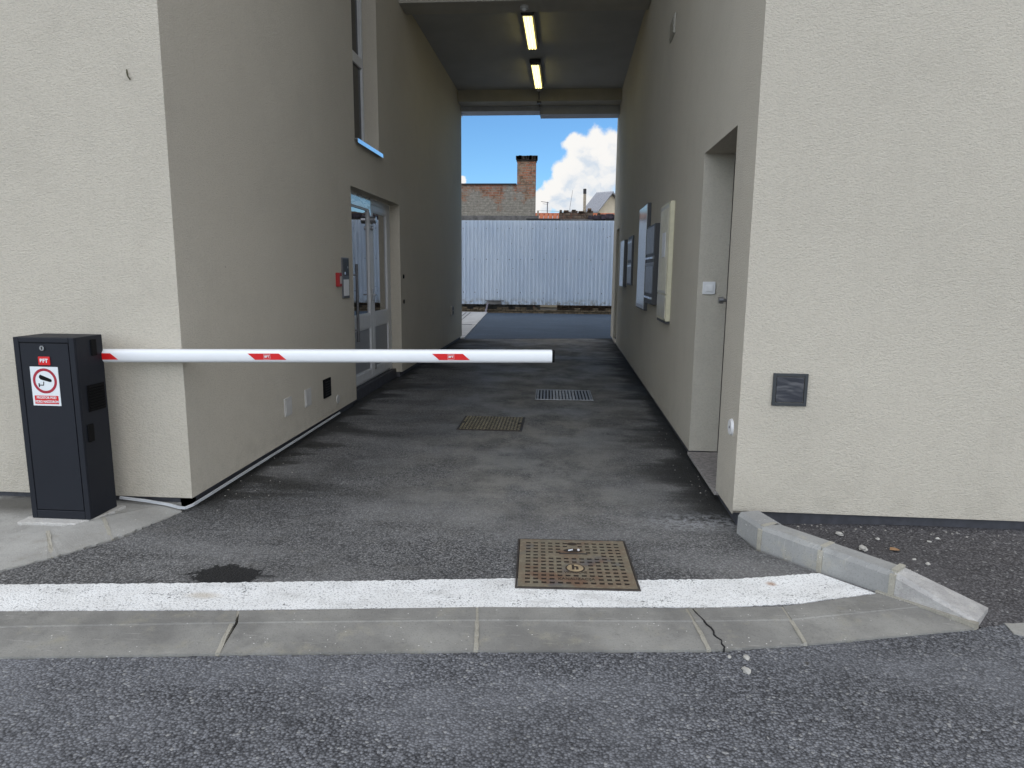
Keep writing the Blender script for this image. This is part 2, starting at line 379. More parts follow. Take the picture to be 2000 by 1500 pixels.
def brickmat(name, c1, c2, mortar, plaster, plo, phi, scale=1.0, planez=None):
    T = mat(name)
    x, y, z = T.sep(T.pos)
    xy = T.m('ADD', x, y)
    uvb = T.comb(xy, z, 0)
    wob = T.v('ADD', uvb, T.v('SCALE', T.n('ShaderNodeTexNoise', ins={'Vector': T.pos, 'Scale': 3.0, 'Detail': 3.}).outputs[1], scale=.05))
    br = T.n('ShaderNodeTexBrick', ins={'Vector': wob, 'Color1': tuple(c1) + (1,), 'Color2': tuple(c2) + (1,), 'Mortar': tuple(mortar) + (1,), 'Scale': 1.0 / scale, 'Mortar Size': .012, 'Mortar Smooth': .3, 'Bias': -.1, 'Brick Width': .29, 'Row Height': .098})
    c = T.mix(T.ramp(T.noise(T.pos, 5, 5, .7), .42, .68, 0, .75), br.outputs[0], tuple(v * .28 for v in c2))
    n = T.noise(T.pos, 1.9, 6, .68)
    lvl = T.m('ADD', n, T.m('MULTIPLY', T.m('SUBTRACT', z, planez), -.24)) if planez is not None else n
    pm = T.ramp(lvl, plo, phi)
    pc = T.mix(T.ramp(T.noise(T.pos, 9, 5, .7), .3, .7), plaster, tuple(v * .55 for v in plaster))
    lines = T.m('MULTIPLY', br.outputs[1], .35)
    pc = T.mix(lines, pc, tuple(v * .45 for v in plaster))
    c = T.mix(pm, c, pc)
    return setb(T, c, .92, 0, T.m('ADD', T.m('MULTIPLY', br.outputs[1], -.8), T.noise(T.pos, 22, 4)), .9, .02, .2)
M_brick = brickmat('old brick', (.42, .19, .12), (.36, .24, .165), (.40, .36, .30), (.44, .41, .35), .46, .56, 1.0, 4.62)
M_chim = brickmat('chimney brick', (.44, .185, .11), (.35, .25, .17), (.40, .34, .27), (.42, .37, .30), .50, .60, 1.0, 5.0)
M_basebrick = brickmat('base brick', (.20, .16, .11), (.24, .19, .13), (.05, .045, .035), (.17, .14, .10), .55, .65)
M_ruin = brickmat('ruined brick', (.20, .13, .095), (.26, .20, .15), (.11, .095, .085), (.22, .19, .165), .5, .62)
M_dpl = plain('dark purple tar felt', (.055, .045, .06), .9, var=.5, scale=7, bumpd=.02, bscale=9)
M_tile = plain('red roof tile', (.42, .13, .06), .8, var=.25, scale=14)
M_cap = plain('sooty chimney cap', (.05, .042, .035), .9, var=.4, scale=9, bumpd=.02, bscale=14)
M_coping = plain('weathered coping', (.17, .165, .16), .9, var=.3, scale=6, bumpd=.01, bscale=20)
M_gable = plain('cream gable render', (.62, .55, .42), .9, var=.08, scale=3)
M_zinc = plain('zinc roof sheet', (.33, .34, .37), .55, .2, var=.1)
M_pipe = plain('pale flue pipe', (.50, .43, .33), .7, var=.15)
M_leaf = plain('dry leaf', (.30, .17, .08), .7)
M_pebble = plain('pale stone', (.40, .39, .36), .85, var=.12, scale=60, bumpd=.002)
M_ground = plain('bare ground', (.13, .125, .11), .95, var=.2, scale=.5)

T = mat('cast iron rust')
n = T.noise(T.pos, 8, 6, .7); n2 = T.noise(T.pos, 40, 4, .65); x, y, z = T.sep(T.pos)
c = T.mix(T.ramp(n, .32, .68), (.20, .145, .098), (.195, .175, .125))
c = T.mix(T.m('MULTIPLY', T.ramp(n2, .45, .7), .55), c, (.31, .275, .195))
c = T.mix(T.m('MULTIPLY', T.ramp(T.noise(T.pos, 5, 3), .54, .64), .6), c, (.17, .085, .05))
c = T.mix(T.m('MULTIPLY', T.ramp(T.noise(T.v('ADD', T.pos, (7, 3, 0)), 4.5, 4), .54, .66), .6), c, (.10, .11, .125))
c = T.mix(T.m('MULTIPLY', T.ramp(z, .0112, .0085), .93), c, (.016, .011, .009))
M_iron = setb(T, c, .62, .25, n2, .6, .0012)
M_irond = plain('dark iron frame', (.05, .042, .036), .65, .2, var=.3, scale=20)
M_ironpale = plain('worn iron emblem', (.36, .28, .17), .6, .1, var=.2, scale=30)
M_ironink = plain('emblem recess', (.03, .02, .013), .8)
M_plate2 = plain('brassy chequer plate', (.30, .26, .16), .5, .4, var=.3, scale=20)
M_grate = plain('worn grate steel', (.37, .38, .39), .55, .5, var=.2, scale=25)

# ------------------------------------------------------------------ ground, road, driveway
struct(MB().quad((-600, -600, -.09), (600, -600, -.09), (600, 900, -.09), (-600, 900, -.09)), 'ground', M_ground)
KF = [(-9.5, 1.40), (-2.186, 2.275), (-1.343, 2.378), (-.333, 2.498), (.64, 2.596), (1.216, 2.73), (1.83, 2.90)]  # street edge of the flush kerb
edge = [(p[0], p[1] - .004) for p in KF] + [(2.0, 2.96), (2.6, 3.2), (4.0, 3.3), (40, 3.3)]
rg = ragged(edge, .006, .016)
rg = [p for p in rg if True]
struct(MB().prism([(40, -40), (-40, -40), (-40, 1.0)] [::-1][::-1] + [], 0, 0) if False else MB().prism([(-40, -40), (40, -40)] + rg[::-1] + [(-40, 1.0)], -.085, -.018), 'road', M_road)
KB = [(-9.5, 1.72), (-2.456, 2.582), (-1.427, 2.697), (-.372, 2.824), (.57, 2.908), (1.01, 2.965), (1.56, 3.13)]    # driveway edge of the flush kerb
dr = [(-9.5, 1.72)] + KB[1:] + [(1.30, 3.37), (1.06, 3.63), (1.03, 3.85), (1.10, 4.0), (1.10, 15.7), (12, 15.7), (12, 26), (-14, 26), (-14, 15.05), (-2.40, 15.05), (-2.40, 3.93), (-2.45, 3.45), (-2.62, 3.17), (-2.80, 2.93), (-3.62, 2.79), (-9.5, 2.07)]
drv = MB().prism([p for p in dr if True], -.085, 0.0)
struct(drv, 'driveway', M_drive)
struct(MB().prism([(-2.25, 15.05), (.98, 15.72), (12, 15.72), (12, 24.9), (-14, 24.9), (-14, 15.05)], -.02, .004), 'courtyard', M_yard)
# concrete repair in the street at the right edge
struct(MB().prism(ragged([(1.95, 2.86), (2.4, 2.72), (2.9, 2.95), (2.5, 3.08), (1.97, 2.945), (1.95, 2.86)], .008, .03)[:-1], -.05, -.0135), 'road_repair', M_apron)
# pavement right of the kerb
pv = MB()
nx, ny = 60, 22
def pz(x, y):
    t = min(1, max(0, (y - 2.72) / .75)); t = t * t * (3 - 2 * t)
    return -.035 + .07 * t + random.uniform(-.002, .002) - .02 * max(0, min(1, (1.9 - x) / .6)) * (1 if y > 3.3 else 0)
grid = [[None] * (ny + 1) for _ in range(nx + 1)]
for i in range(nx + 1):
    for j in range(ny + 1):
        x = 1.0 + 7.0 * (i / nx) ** 1.4; y = 2.6 + 1.42 * j / ny
        grid[i][j] = (x, y, pz(x, y))
def inside_kerb(x, y):   # keep the sheet to the pavement side of the raised kerb
    pts = [(1.10, 3.99), (1.15, 3.72), (1.38, 3.42), (1.62, 3.14), (1.86, 2.91), (1.95, 2.6)]
    for (xa, ya), (xb, yb) in zip(pts[:-1], pts[1:]):
        if yb <= y <= ya: return x > xa + (xb - xa) * (ya - y) / (ya - yb)
    return x > 1.1
for i in range(nx):
    for j in range(ny):
        q = [grid[i][j], grid[i + 1][j], grid[i + 1][j + 1], grid[i][j + 1]]
        if all(inside_kerb(p[0], p[1]) for p in q): pv.quad(*q)
# strip that follows the kerb itself
kpts = [(1.10, 3.99), (1.15, 3.72), (1.38, 3.42), (1.62, 3.14), (1.86, 2.91)]
for (xa, ya), (xb, yb) in zip(kpts[:-1], kpts[1:]):
    pv.quad((xa, ya, pz(xa, ya) - .003), (xb, yb, pz(xb, yb) - .003), (xb + .35, yb + .05, pz(xb + .35, yb + .05) - .003), (xa + .35, ya + .05, pz(xa + .35, ya + .05) - .003))
struct(pv, 'pavement', M_pave)
# concrete apron under the barrier
ap = [(-2.42, 3.96), (-2.50, 3.90), (-2.70, 3.72), (-2.90, 3.40), (-3.05, 3.20), (-3.62, 2.95), (-9, 2.4), (-9, 3.96)]
struct(MB().prism(ap, -.08, lambda p: .028), 'concrete_apron', M_apron)
# white edge line
wl_t = [(-9.5, 2.02), (-2.668, 2.823), (-1.773, 2.929), (-.95, 3.035), (-.239, 3.133), (.391, 3.178), (.876, 3.240), (1.31, 3.350)]
wl_b = [(1.50, 3.150), (1.098, 3.008), (.712, 2.934), (.363, 2.902), (-.215, 2.842), (-1.427, 2.700), (-2.456, 2.586), (-9.5, 1.75)]
poly = ragged(wl_t, .0055, .014) + ragged(wl_b, .004, .014)
struct(MB().prism(poly, -.004, .004), 'white_line', M_paint)

# ------------------------------------------------------------------ kerb stones
def kerb_stone(a0, a1, b0, b1, mid0, mid1, name, label, gap=.005):
    """flush kerb: a = street edge, b = driveway edge"""
    a0, a1, b0, b1, m0, m1 = [Vector(p) for p in (a0, a1, b0, b1, mid0, mid1)]
    def lerp(p, q, t): return p + (q - p) * t
    L = (a1 - a0).length; e = gap / L
    A0, A1 = lerp(a0, a1, e), lerp(a0, a1, 1 - e); B0, B1 = lerp(b0, b1, e), lerp(b0, b1, 1 - e); M0, M1 = lerp(m0, m1, e), lerp(m0, m1, 1 - e)
    mb = MB()
    zA, zM, zB = -.010, .0075, .0062
    def s(p, z): return (p.x, p.y, z)
    mb.quad(s(B0, zB), s(B1, zB), s(M1, zM), s(M0, zM))
    def off(p, q, d): return p + (q - p).normalized() * d
    m0b, m1b = off(M0, A0, .006), off(M1, A1, .006)
    mb.quad(s(M0, zM), s(M1, zM), s(m1b, zM - .004), s(m0b, zM - .004))
    mb.quad(s(m0b, zM - .004), s(m1b, zM - .004), s(A1, zA), s(A0, zA))
    mb.quad(s(A0, zA), s(A1, zA), s(A1, -.08), s(A0, -.08))
    mb.quad(s(B0, zB), s(B1, zB), s(B1, -.08), s(B0, -.08))
    mb.poly([s(B0, zB), s(M0, zM), s(m0b, zM - .004), s(A0, zA), s(A0, -.08), s(B0, -.08)])
    mb.poly([s(B1, zB), s(M1, zM), s(m1b, zM - .004), s(A1, zA), s(A1, -.08), s(B1, -.08)])
    o = mb.build(name, M_kerb)
    return tag(o, label, 'kerb stone', 'flush kerb stones along the street')
KM = [(-9.5, 1.60), (-2.35, 2.461), (-1.375, 2.590), (-.355, 2.712), (.612, 2.797), (1.012, 2.850), (1.775, 3.045)]
fk = [((-2.45, 2.24), (-1.353, 2.377), (-2.47, 2.578), (-1.423, 2.688), (-2.46, 2.447), (-1.380, 2.590), 'long flush kerb stone below the white line at the left edge of the photo'),
      ((-1.353, 2.377), (-.333, 2.498), (-1.423, 2.688), (-.372, 2.824), (-1.380, 2.590), (-.357, 2.712), 'long flush kerb stone straight in front of the tar patch and the barrier arm'),
      ((-.333, 2.498), (.609, 2.593), (-.372, 2.824), (.570, 2.908), (-.357, 2.712), (.584, 2.795), 'long flush kerb stone directly in front of the rusty gridded manhole cover'),
      ((.609, 2.593), (1.016, 2.675), (.570, 2.908), (1.010, 2.965), (.584, 2.795), (1.012, 2.850), 'short cracked cut piece of flush kerb right of the manhole cover'),
      ((1.016, 2.675), (1.805, 2.880), (1.010, 2.965), (1.520, 3.145), (1.012, 2.850), (1.640, 3.030), 'angled flush kerb stone that meets the sloping end of the raised kerb')]
ks = []
for i, (a0, a1, b0, b1, m0, m1, lab) in enumerate(fk):
    ks.append(kerb_stone(a0, a1, b0, b1, m0, m1, 'kerb_stone', lab, .006))
kerb_stone((-3.55, 2.107), (-2.455, 2.239), (-3.57, 2.443), (-2.475, 2.577), (-3.56, 2.31), (-2.465, 2.446), 'kerb_stone', 'flush kerb stone beyond the left edge of the photo')
# mortar in the joints and the crack through the cut piece
def joint(a, b, wd, name):
    a = Vector(a); b = Vector(b); n = Vector((-(b - a).y, (b - a).x)).normalized()
    L = ragged([tuple(a + n * wd), tuple(b + n * wd)], .002, .03); Rr = ragged([tuple(b - n * wd), tuple(a - n * wd)], .002, .03)
    return L + Rr
jm = MB()
for a, b in (((-1.353, 2.377), (-1.423, 2.688)), ((-.333, 2.498), (-.372, 2.824)), ((.609, 2.593), (.570, 2.908)), ((1.016, 2.675), (1.010, 2.965))):
    jm.prism(joint(a, b, .0085, ''), -.07, lambda p: -.009 + max(0, min(.0135, (p[1] - (2.50 + .11 * p[0])) * .08)))
tag(struct(jm, 'kerb_mortar', M_mortar))
# crack
ck = MB(); pts = [(.672, 2.600), (.676, 2.618), (.668, 2.640), (.674, 2.662), (.655, 2.685), (.650, 2.70), (.655, 2.725), (.650, 2.75), (.634, 2.772), (.628, 2.80), (.622, 2.822), (.612, 2.85), (.606, 2.868), (.598, 2.90)]
L = [(p[0] - .001 - random.uniform(0, .0035), p[1]) for p in pts]; Rr = [(p[0] + .001 + random.uniform(0, .0035), p[1]) for p in pts][::-1]
ck.prism(L + Rr, -.03, lambda p: -.0075 + max(0, min(.0165, (p[1] - 2.60) * .085)))
ck.build('crack', M_seam, ks[3])

# raised kerb on the right: cross-section swept between joints
KFp = [(1.021, 3.865), (1.090, 3.645), (1.318, 3.378), (1.556, 3.122), (1.812, 2.885)]
def rk(p0, p1, h0, h1, w, m, label, c=.022, gap=.004, endw=None, bev=.006):
    p0 = Vector(p0); p1 = Vector(p1); t = (p1 - p0).normalized(); n = Vector((-t.y, t.x))   # to the pavement side
    if n.x < 0: n = -n
    p0 = p0 + t * gap; p1 = p1 - t * gap
    mb = MB()
    def sec(p, h, w):
        return [(p.x, p.y, -.08), (p.x + n.x * .004, p.y + n.y * .004, max(.004, h - c)), (p.x + n.x * c, p.y + n.y * c, max(.006, h)), (p.x + n.x * w, p.y + n.y * w, max(.005, h)), (p.x + n.x * w, p.y + n.y * w, -.08)]
    S0 = sec(p0, h0, w); S1 = sec(p1, h1, endw or w)
    for i in range(4): mb.quad(S0[i], S1[i], S1[i + 1], S0[i + 1])
    mb.poly(S0[::-1]); mb.poly(S1)
    o = mb.build('raised_kerb_stone', m, bevel=bev)
    return tag(o, label, 'kerb stone', 'raised kerb stones at the right corner')
rk(KFp[0], KFp[1], .130, .130, .135, M_kerb2, 'short raised kerb stone against the corner of the right wall')
rk(KFp[1], KFp[2], .130, .130, .118, M_kerb2, 'raised kerb stone between two mortar joints, second from the right wall')
rk(KFp[2], KFp[3], .130, .122, .112, M_kerb2, 'raised kerb stone that ends where the rough sloping stone begins')
rk(KFp[3], KFp[4], .122, .012, .115, M_kerbrough, 'rough sloping end stone of the raised kerb', endw=.20, bev=.004)
mm = MB()
for p, dirp in ((KFp[1], (KFp[0], KFp[2])), (KFp[2], (KFp[1], KFp[3])), (KFp[3], (KFp[2], KFp[4]))):
    t = (Vector(dirp[1]) - Vector(dirp[0])).normalized(); n = Vector((-t.y, t.x)); n = n if n.x > 0 else -n
    p = Vector(p); hw = .013
    a = p - t * hw - n * .002; b = p + t * hw - n * .002; c2 = p + t * hw + n * .116; d2 = p - t * hw + n * .116
    mm.prism([tuple(a), tuple(b), tuple(c2), tuple(d2)], -.08, lambda q: .112)
    a2 = p - t * hw + n * .02; b2 = p + t * hw + n * .02
    mm.prism([tuple(a2), tuple(b2), tuple(c2), tuple(d2)], .1125, .1325)
tag(struct(mm, 'raised_kerb_mortar', M_mortar))
# mortar fillet between sloping stone and flush kerb
fm = ragged([(1.50, 3.155), (1.56, 3.105), (1.80, 2.876)], .006, .03) + ragged([(1.825, 2.893), (1.575, 3.128), (1.52, 3.175)], .004, .03)
struct(MB().prism(fm, -.03, .012), 'mortar_fillet', M_mortar)

# flush kerb on the left, three stones
LA = [(-3.62, 2.80), (-2.84, 2.90), (-2.655, 3.135), (-2.50, 3.39), (-2.365, 3.86)]; LB = [(-3.74, 3.10), (-3.06, 3.21), (-2.885, 3.40), (-2.72, 3.63), (-2.47, 3.955)]
labs = ['pale flush kerb stone at the left edge in front of the barrier cabinet', 'pale flush kerb stone just right of the barrier cabinet pad', 'pale flush kerb stone below the right side of the barrier cabinet', 'last pale flush kerb stone that runs up to the left wall corner']
for i in range(4):
    a0, a1, b0, b1 = [Vector(p) for p in (LA[i], LA[i + 1], LB[i], LB[i + 1])]
    e = .006
    q = [a0 + (a1 - a0) * e, a1 + (a0 - a1) * e, b1 + (b0 - b1) * e, b0 + (b1 - b0) * e]
    fr = ragged([tuple(q[0]), tuple(q[1])], .011, .02)
    P = fr + [tuple(q[2]), tuple(q[3])]
    def zz(p, a0=a0, a1=a1):
        t = (a1 - a0).normalized(); nn = abs((Vector(p) - a0).x * -t.y + (Vector(p) - a0).y * t.x)
        return .005 + min(1, nn / .2) * .033
    o = MB().prism(P, -.08, zz).build('kerb_stone', M_apron)
    tag(o, labs[i], 'kerb stone', 'flush kerb stones curving to the left wall')

lj = MB()
for i in (1, 2, 3):
    a_, b_ = Vector(LA[i]), Vector(LB[i]); a_ = a_ + (b_ - a_) * .01
    lj.prism(joint(tuple(a_), tuple(b_), .010, ''), -.05, lambda p, a_=a_: .004 + min(1, (Vector(p) - a_).length / .28) * .0345)
struct(lj, 'left_kerb_mortar', M_mortar)
# ------------------------------------------------------------------ the building with its passage
XL, XR, YL, YR = -2.33, 1.02, 3.92, 3.97
ENDL, ENDR, ZC, TOP = 15.02, 15.62, 5.17, 9.5
bld = empty('passage_building', (-.65, 9.5, 0), 0, 'cream rendered building with a tall drive-through passage to a rear courtyard', 'building')
def P(mb, name, m, parent=bld, **k):
    o = mb.build(name, m, **k); o.parent = parent
    # children keep world coordinates
    o.matrix_parent_inverse = Matrix.Translation(-Vector((-.65, 9.5, 0))) if parent is bld else Matrix.Identity(4)
    return o
def wall_holes(X, y0, y1, z0, z1, holes, depth, sgn):
    """wall plane x=X facing the passage, openings with reveals that go back by depth (sgn = direction into the wall)"""
    mb = MB()
    ys = sorted({y0, y1} | {h[0] for h in holes} | {h[1] for h in holes}); zs = sorted({z0, z1} | {h[2] for h in holes} | {h[3] for h in holes})
    for a, b in zip(ys[:-1], ys[1:]):
        for c, dd in zip(zs[:-1], zs[1:]):
            my, mz = (a + b) / 2, (c + dd) / 2
            if any(h[0] < my < h[1] and h[2] < mz < h[3] for h in holes): continue
            mb.quad((X, a, c), (X, b, c), (X, b, dd), (X, a, dd))
    for h in holes:
        a, b, c, dd, dep = h; x2 = X + sgn * dep
        mb.quad((X, a, c), (x2, a, c), (x2, a, dd), (X, a, dd)); mb.quad((X, b, c), (x2, b, c), (x2, b, dd), (X, b, dd))
        mb.quad((X, a, dd), (x2, a, dd), (x2, b, dd), (X, b, dd))
        if c > z0 + .001: mb.quad((X, a, c), (x2, a, c), (x2, b, c), (X, b, c))
    return mb
# left block: passage wall, facade, end, underside
DL = (7.31, 9.44, .07, 2.395, .14)        # entrance door opening
WL = (7.50, 8.46, 2.90, 6.0, .17)         # stair window opening
lw = wall_holes(XL, YL, ENDL, .07, TOP, [DL[:4] + (DL[4],), WL[:4] + (WL[4],)], .14, -1)
lw.quad((-14, YL, .05), (XL, YL, .07), (XL, YL, TOP), (-14, YL, TOP))
lw.quad((-14, ENDL, .06), (XL, ENDL, .07), (XL, ENDL, TOP), (-14, ENDL, TOP))
lw.quad((-14, YL, .05), (XL, YL, .07), (XL, YL + .12, .07), (-14, YL + .12, .05)); lw.quad((XL, YL, .07), (XL - .12, YL, .07), (XL - .12, DL[0], .07), (XL, DL[0], .07)); lw.quad((XL, DL[1], .07), (XL - .12, DL[1], .07), (XL - .12, ENDL, .07), (XL, ENDL, .07))
P(lw, 'wall', M_stucco)
DR = (4.437, 5.45, .075, 2.40, .225); FR = (13.93, 14.74, .10, 2.39, .25)
rw = wall_holes(XR, YR, ENDR, .09, TOP, [DR, FR], .2, 1)
rw.quad((XR, YR, .10), (14, YR, .085), (14, YR, TOP), (XR, YR, TOP)); rw.quad((XR, ENDR, .09), (14, ENDR, .09), (14, ENDR, TOP), (XR, ENDR, TOP))
rw.quad((XR, YR, .10), (14, YR, .085), (14, YR + .12, .085), (XR, YR + .12, .10)); rw.quad((XR, YR, .09), (XR + .12, YR, .09), (XR + .12, DR[0], .09), (XR, DR[0], .09)); rw.quad((XR, DR[1], .09), (XR + .12, DR[1], .09), (XR + .12, ENDR, .09), (XR, ENDR, .09))
P(rw, 'wall', M_stucco)
# plinths, set back under the render
pl = MB(); pl.box(-14, YL + .035, -.08, XL - .035, YL + .10, .10); pl.box(XL - .10, YL + .035, -.08, XL - .035, DL[0] - .012, .10); pl.box(XL - .10, DL[1] + .012, -.08, XL - .035, ENDL - .03, .10)
pl.box(XL - .20, DL[0] - .01, -.08, XL - .085, DL[1] + .01, .118)
P(pl, 'plinth', M_plinth)
pr = MB(); pr.box(XR + .035, YR + .035, -.08, 14, YR + .10, .13); pr.box(XR + .035, YR + .10, -.08, XR + .10, DR[0] - .012, .13); pr.box(XR + .035, DR[1] + .012, -.08, XR + .10, ENDR - .03, .13)
pr.box(XR + .037, DR[0] - .01, -.08, XR + .10, DR[1] + .01, .043)
P(pr, 'plinth', M_plinth)
P(MB().box(XR - .012, DR[0] - .02, .045, XR + .26, DR[1] - .002, .068), 'doorstep', M_granite, bevel=.003)
P(MB().box(XR - .012, FR[0] + .002, .06, XR + .26, FR[1] - .002, .085), 'doorstep', M_granite)
# ceilings, beams, lintels
P(MB().box(XL - .3, 9.61, ZC, XR + .3, 14.6, ZC + .25), 'ceiling', M_tunnelpaint)
HP = 8.3      # the street half of the passage is two storeys high (the stair window runs up past the inner ceiling)
P(MB().box(XL - .3, YL + .302, HP, XR + .3, 9.95, HP + .25), 'ceiling', M_tunnelpaint)
P(MB().box(XL + .002, 9.606, ZC + .26, XR - .002, 9.94, HP - .002), 'wall', M_stucco)
P(MB().box(XL + .002, 9.60, 5.035, XR - .002, 10.02, ZC - .002), 'beam', M_beam)
P(MB().box(XL + .002, 14.55, 4.945, XR - .002, 14.95, ZC + .24), 'beam', M_beam)
P(MB().box(XL - .03, 14.55 + .004, 4.9, XL + .012, 14.553, 5.0), 'trim', M_beam) if False else None
P(MB().box(XL - .04, 14.952, 4.845, -.650, 15.35, TOP), 'lintel', M_fascia)
P(MB().box(-.648, 14.954, 4.775, XR + .06, 15.36, TOP), 'lintel', M_fascia)
P(MB().box(-14, YL + .002, TOP, 14, ENDR, TOP + .2), 'roof', M_coping)
P(MB().box(XL + .0, YL + .004, HP + .01, XR, YL + .3, TOP - .01), 'wall', M_stucco)
P(MB().box(-2.385, 15.03, 4.78, -2.325, 15.2, 5.06), 'gutter_end', M_alu)

# entrance door in the left wall
DX = XL - .14
dr_ = MB()
z0, z1 = .118, 2.39; ya, yb = 7.315, 9.435
dr_.box(DX - .07, ya, z0, DX, ya + .075, z1); dr_.box(DX - .07, yb - .115, z0, DX, yb, z1); dr_.box(DX - .07, ya + .075, 2.315, DX, yb - .115, z1); dr_.box(DX - .07, ya + .075, z0, DX - .02, yb - .115, z0 + .03)
door = P(dr_, 'door', M_pvc, bevel=.004)
door.name = 'door'
def leaf(y0, y1, x):
    mb = MB(); s = .095; zb, zt = .15, 2.312
    mb.box(x - .06, y0, zb, x, y0 + s, zt); mb.box(x - .06, y1 - s, zb, x, y1, zt)
    mb.box(x - .06, y0 + s, zb, x - .001, y1 - s, zb + .11); mb.box(x - .06, y0 + s, .795, x - .001, y1 - s, .965); mb.box(x - .06, y0 + s, zt - .075, x - .001, y1 - s, zt)
    o = P(mb, 'door_leaf', M_pvc, bevel=.006)
    g = P(MB().box(x - .035, y0 + s, .965, x - .022, y1 - s, zt - .075), 'glass', M_glass)
    pn = P(MB().box(x - .04, y0 + s, zb + .11, x - .018, y1 - s, .795), 'panel', M_pvcpanel)
    # glazing bead, catching the light
    bd = MB()
    for c, e in ((.965, zt - .075), (zb + .11, .795)):
        bd.box(x - .022, y0 + s, c, x - .006, y0 + s + .014, e); bd.box(x - .022, y1 - s - .014, c, x - .006, y1 - s, e)
        bd.box(x - .022, y0 + s + .014, c, x - .007, y1 - s - .014, c + .014); bd.box(x - .022, y0 + s + .014, e - .014, x - .007, y1 - s - .014, e)
    b = P(bd, 'bead', M_pvc)
    return o
l1 = leaf(7.392, 8.478, DX + .012); l2 = leaf(8.482, 9.318, DX + .012)
h = MB(); h.cyl((XL - .055, 7.615, .685), (XL - .055, 7.615, 1.57), .016, 16)
for zz_ in (.82, 1.45): h.cyl((XL - .055, 7.615, zz_), (DX + .0, 7.58, zz_), .011, 10)
P(h, 'pull_handle', M_steeld)
h = MB(); h.box(DX + .013, 8.455, 1.12, DX + .026, 8.50, 1.27); h.cyl((DX + .02, 8.478, 1.2), (DX + .065, 8.478, 1.2), .010, 10); h.box(DX + .052, 8.40, 1.19, DX + .068, 8.49, 1.21)
P(h, 'door_lever', M_steel, bevel=.003)
h = MB(); h.cyl((DX + .012, 8.47, 2.12), (DX + .085, 8.47, 2.12), .045, 16); h.cyl((DX + .012, 8.47, 2.02), (DX + .05, 8.47, 2.02), .025, 12)
P(h, 'door_closer', M_steel, bevel=.006)
h = MB(); h.box(DX + .013, 8.50, .24, DX + .03, 8.53, .38); P(h, 'door_bolt', M_steel)
P(MB().box(DX - .9, ya, .0, DX - .3, yb, 2.5), 'door_backing', M_dark)
T = mat('protective film'); T.b.inputs['IOR'].default_value = 2.0
M_film = setb(T, T.mix(T.ramp(T.noise(T.v('MULTIPLY', T.pos, (1, 1, 6)), 5, 4), .45, .58), (.80, .82, .84), (.42, .44, .47)), .12, 0, T.noise(T.pos, 9, 3), .5, .004)
fl_ = MB(); fl_.box(DX - .002, ya + .02, 2.245, DX + .0145, 8.47, 2.386); fl_.quad((DX + .0145, 8.40, 2.25), (DX + .0145, 8.47, 2.25), (DX + .022, 8.455, 2.08), (DX + .030, 8.43, 2.10))
P(fl_, 'film', M_film)

# stair window above the door
WX = XL - .17
wf = MB(); y0, y1, za, zb = WL[0], WL[1], WL[2], WL[3]
wf.box(WX - .07, y0, za + .02, WX, y0 + .06, zb); wf.box(WX - .07, y1 - .055, za + .02, WX, y1, zb); wf.box(WX - .07, y0 + .06, za + .02, WX, y1 - .055, za + .08); wf.box(WX - .07, y0 + .06, 3.87, WX, y1 - .055, 3.985)
wf.box(WX - .06, y1 - .115, 3.985, WX - .004, y1 - .095, zb)
win = P(wf, 'window', M_pvc, bevel=.004)
P(MB().box(WX - .05, y0 + .06, za + .08, WX - .025, y1 - .055, 3.87), 'pane', M_glass2)
P(MB().box(WX - .05, y0 + .06, 3.985, WX - .025, y1 - .055, zb), 'pane', M_glass2)
sl = MB(); sl.box(WX, y0 - .03, za - .004, XL + .045, y1 + .03, za + .010); sl.box(XL + .040, y0 - .03, za - .035, XL + .045, y1 + .03, za - .004)
P(sl, 'window_sill', M_alu)
P(MB().box(WX - .6, y0, za, WX - .2, y1, zb), 'window_backing', M_dark)

# side door deep in the near right recess, and the far one
DXR = XR + .225
d_ = P(MB().box(DXR, DR[0] + .001, .069, DXR + .05, DR[1] - .001, DR[3] - .001), 'side_door', M_doorleaf)
k = MB(); k.cyl((DXR - .001, 5.33, 1.30), (DXR - .055, 5.33, 1.30), .012, 12); k.cyl((DXR - .05, 5.33, 1.30), (DXR - .085, 5.33, 1.30), .028, 16, .024)
P(k, 'door_knob', M_steel, smooth=False)
P(MB().box(XR + .25, FR[0] + .001, .086, XR + .30, FR[1] - .001, FR[3] - .001), 'side_door', M_doorleaf)

# nest door and window pieces: re-parent with the same transform
for ch in list(bld.children):
    nm = ch.name.split('.')[0]
    par = {'door_leaf': door, 'pull_handle': door, 'door_lever': door, 'door_closer': door, 'door_bolt': door, 'film': door, 'door_backing': door, 'glass': door, 'panel': door, 'bead': door, 'pane': win, 'window_sill': win, 'window_backing': win, 'door_knob': d_}.get(nm)
    if par is not None:
        ch.parent = par; ch.matrix_parent_inverse = Matrix.Identity(4)

# ------------------------------------------------------------------ things fixed to the left wall
def wallbox(name, X, sgn, y0, y1, z0, z1, d, m, label, cat, bevel=.004, group=None):
    o = MB().box(X + sgn * .0005, y0, z0, X + sgn * d, y1, z1).build(name, m, bevel=bevel)
    return tag(o, label, cat, group)
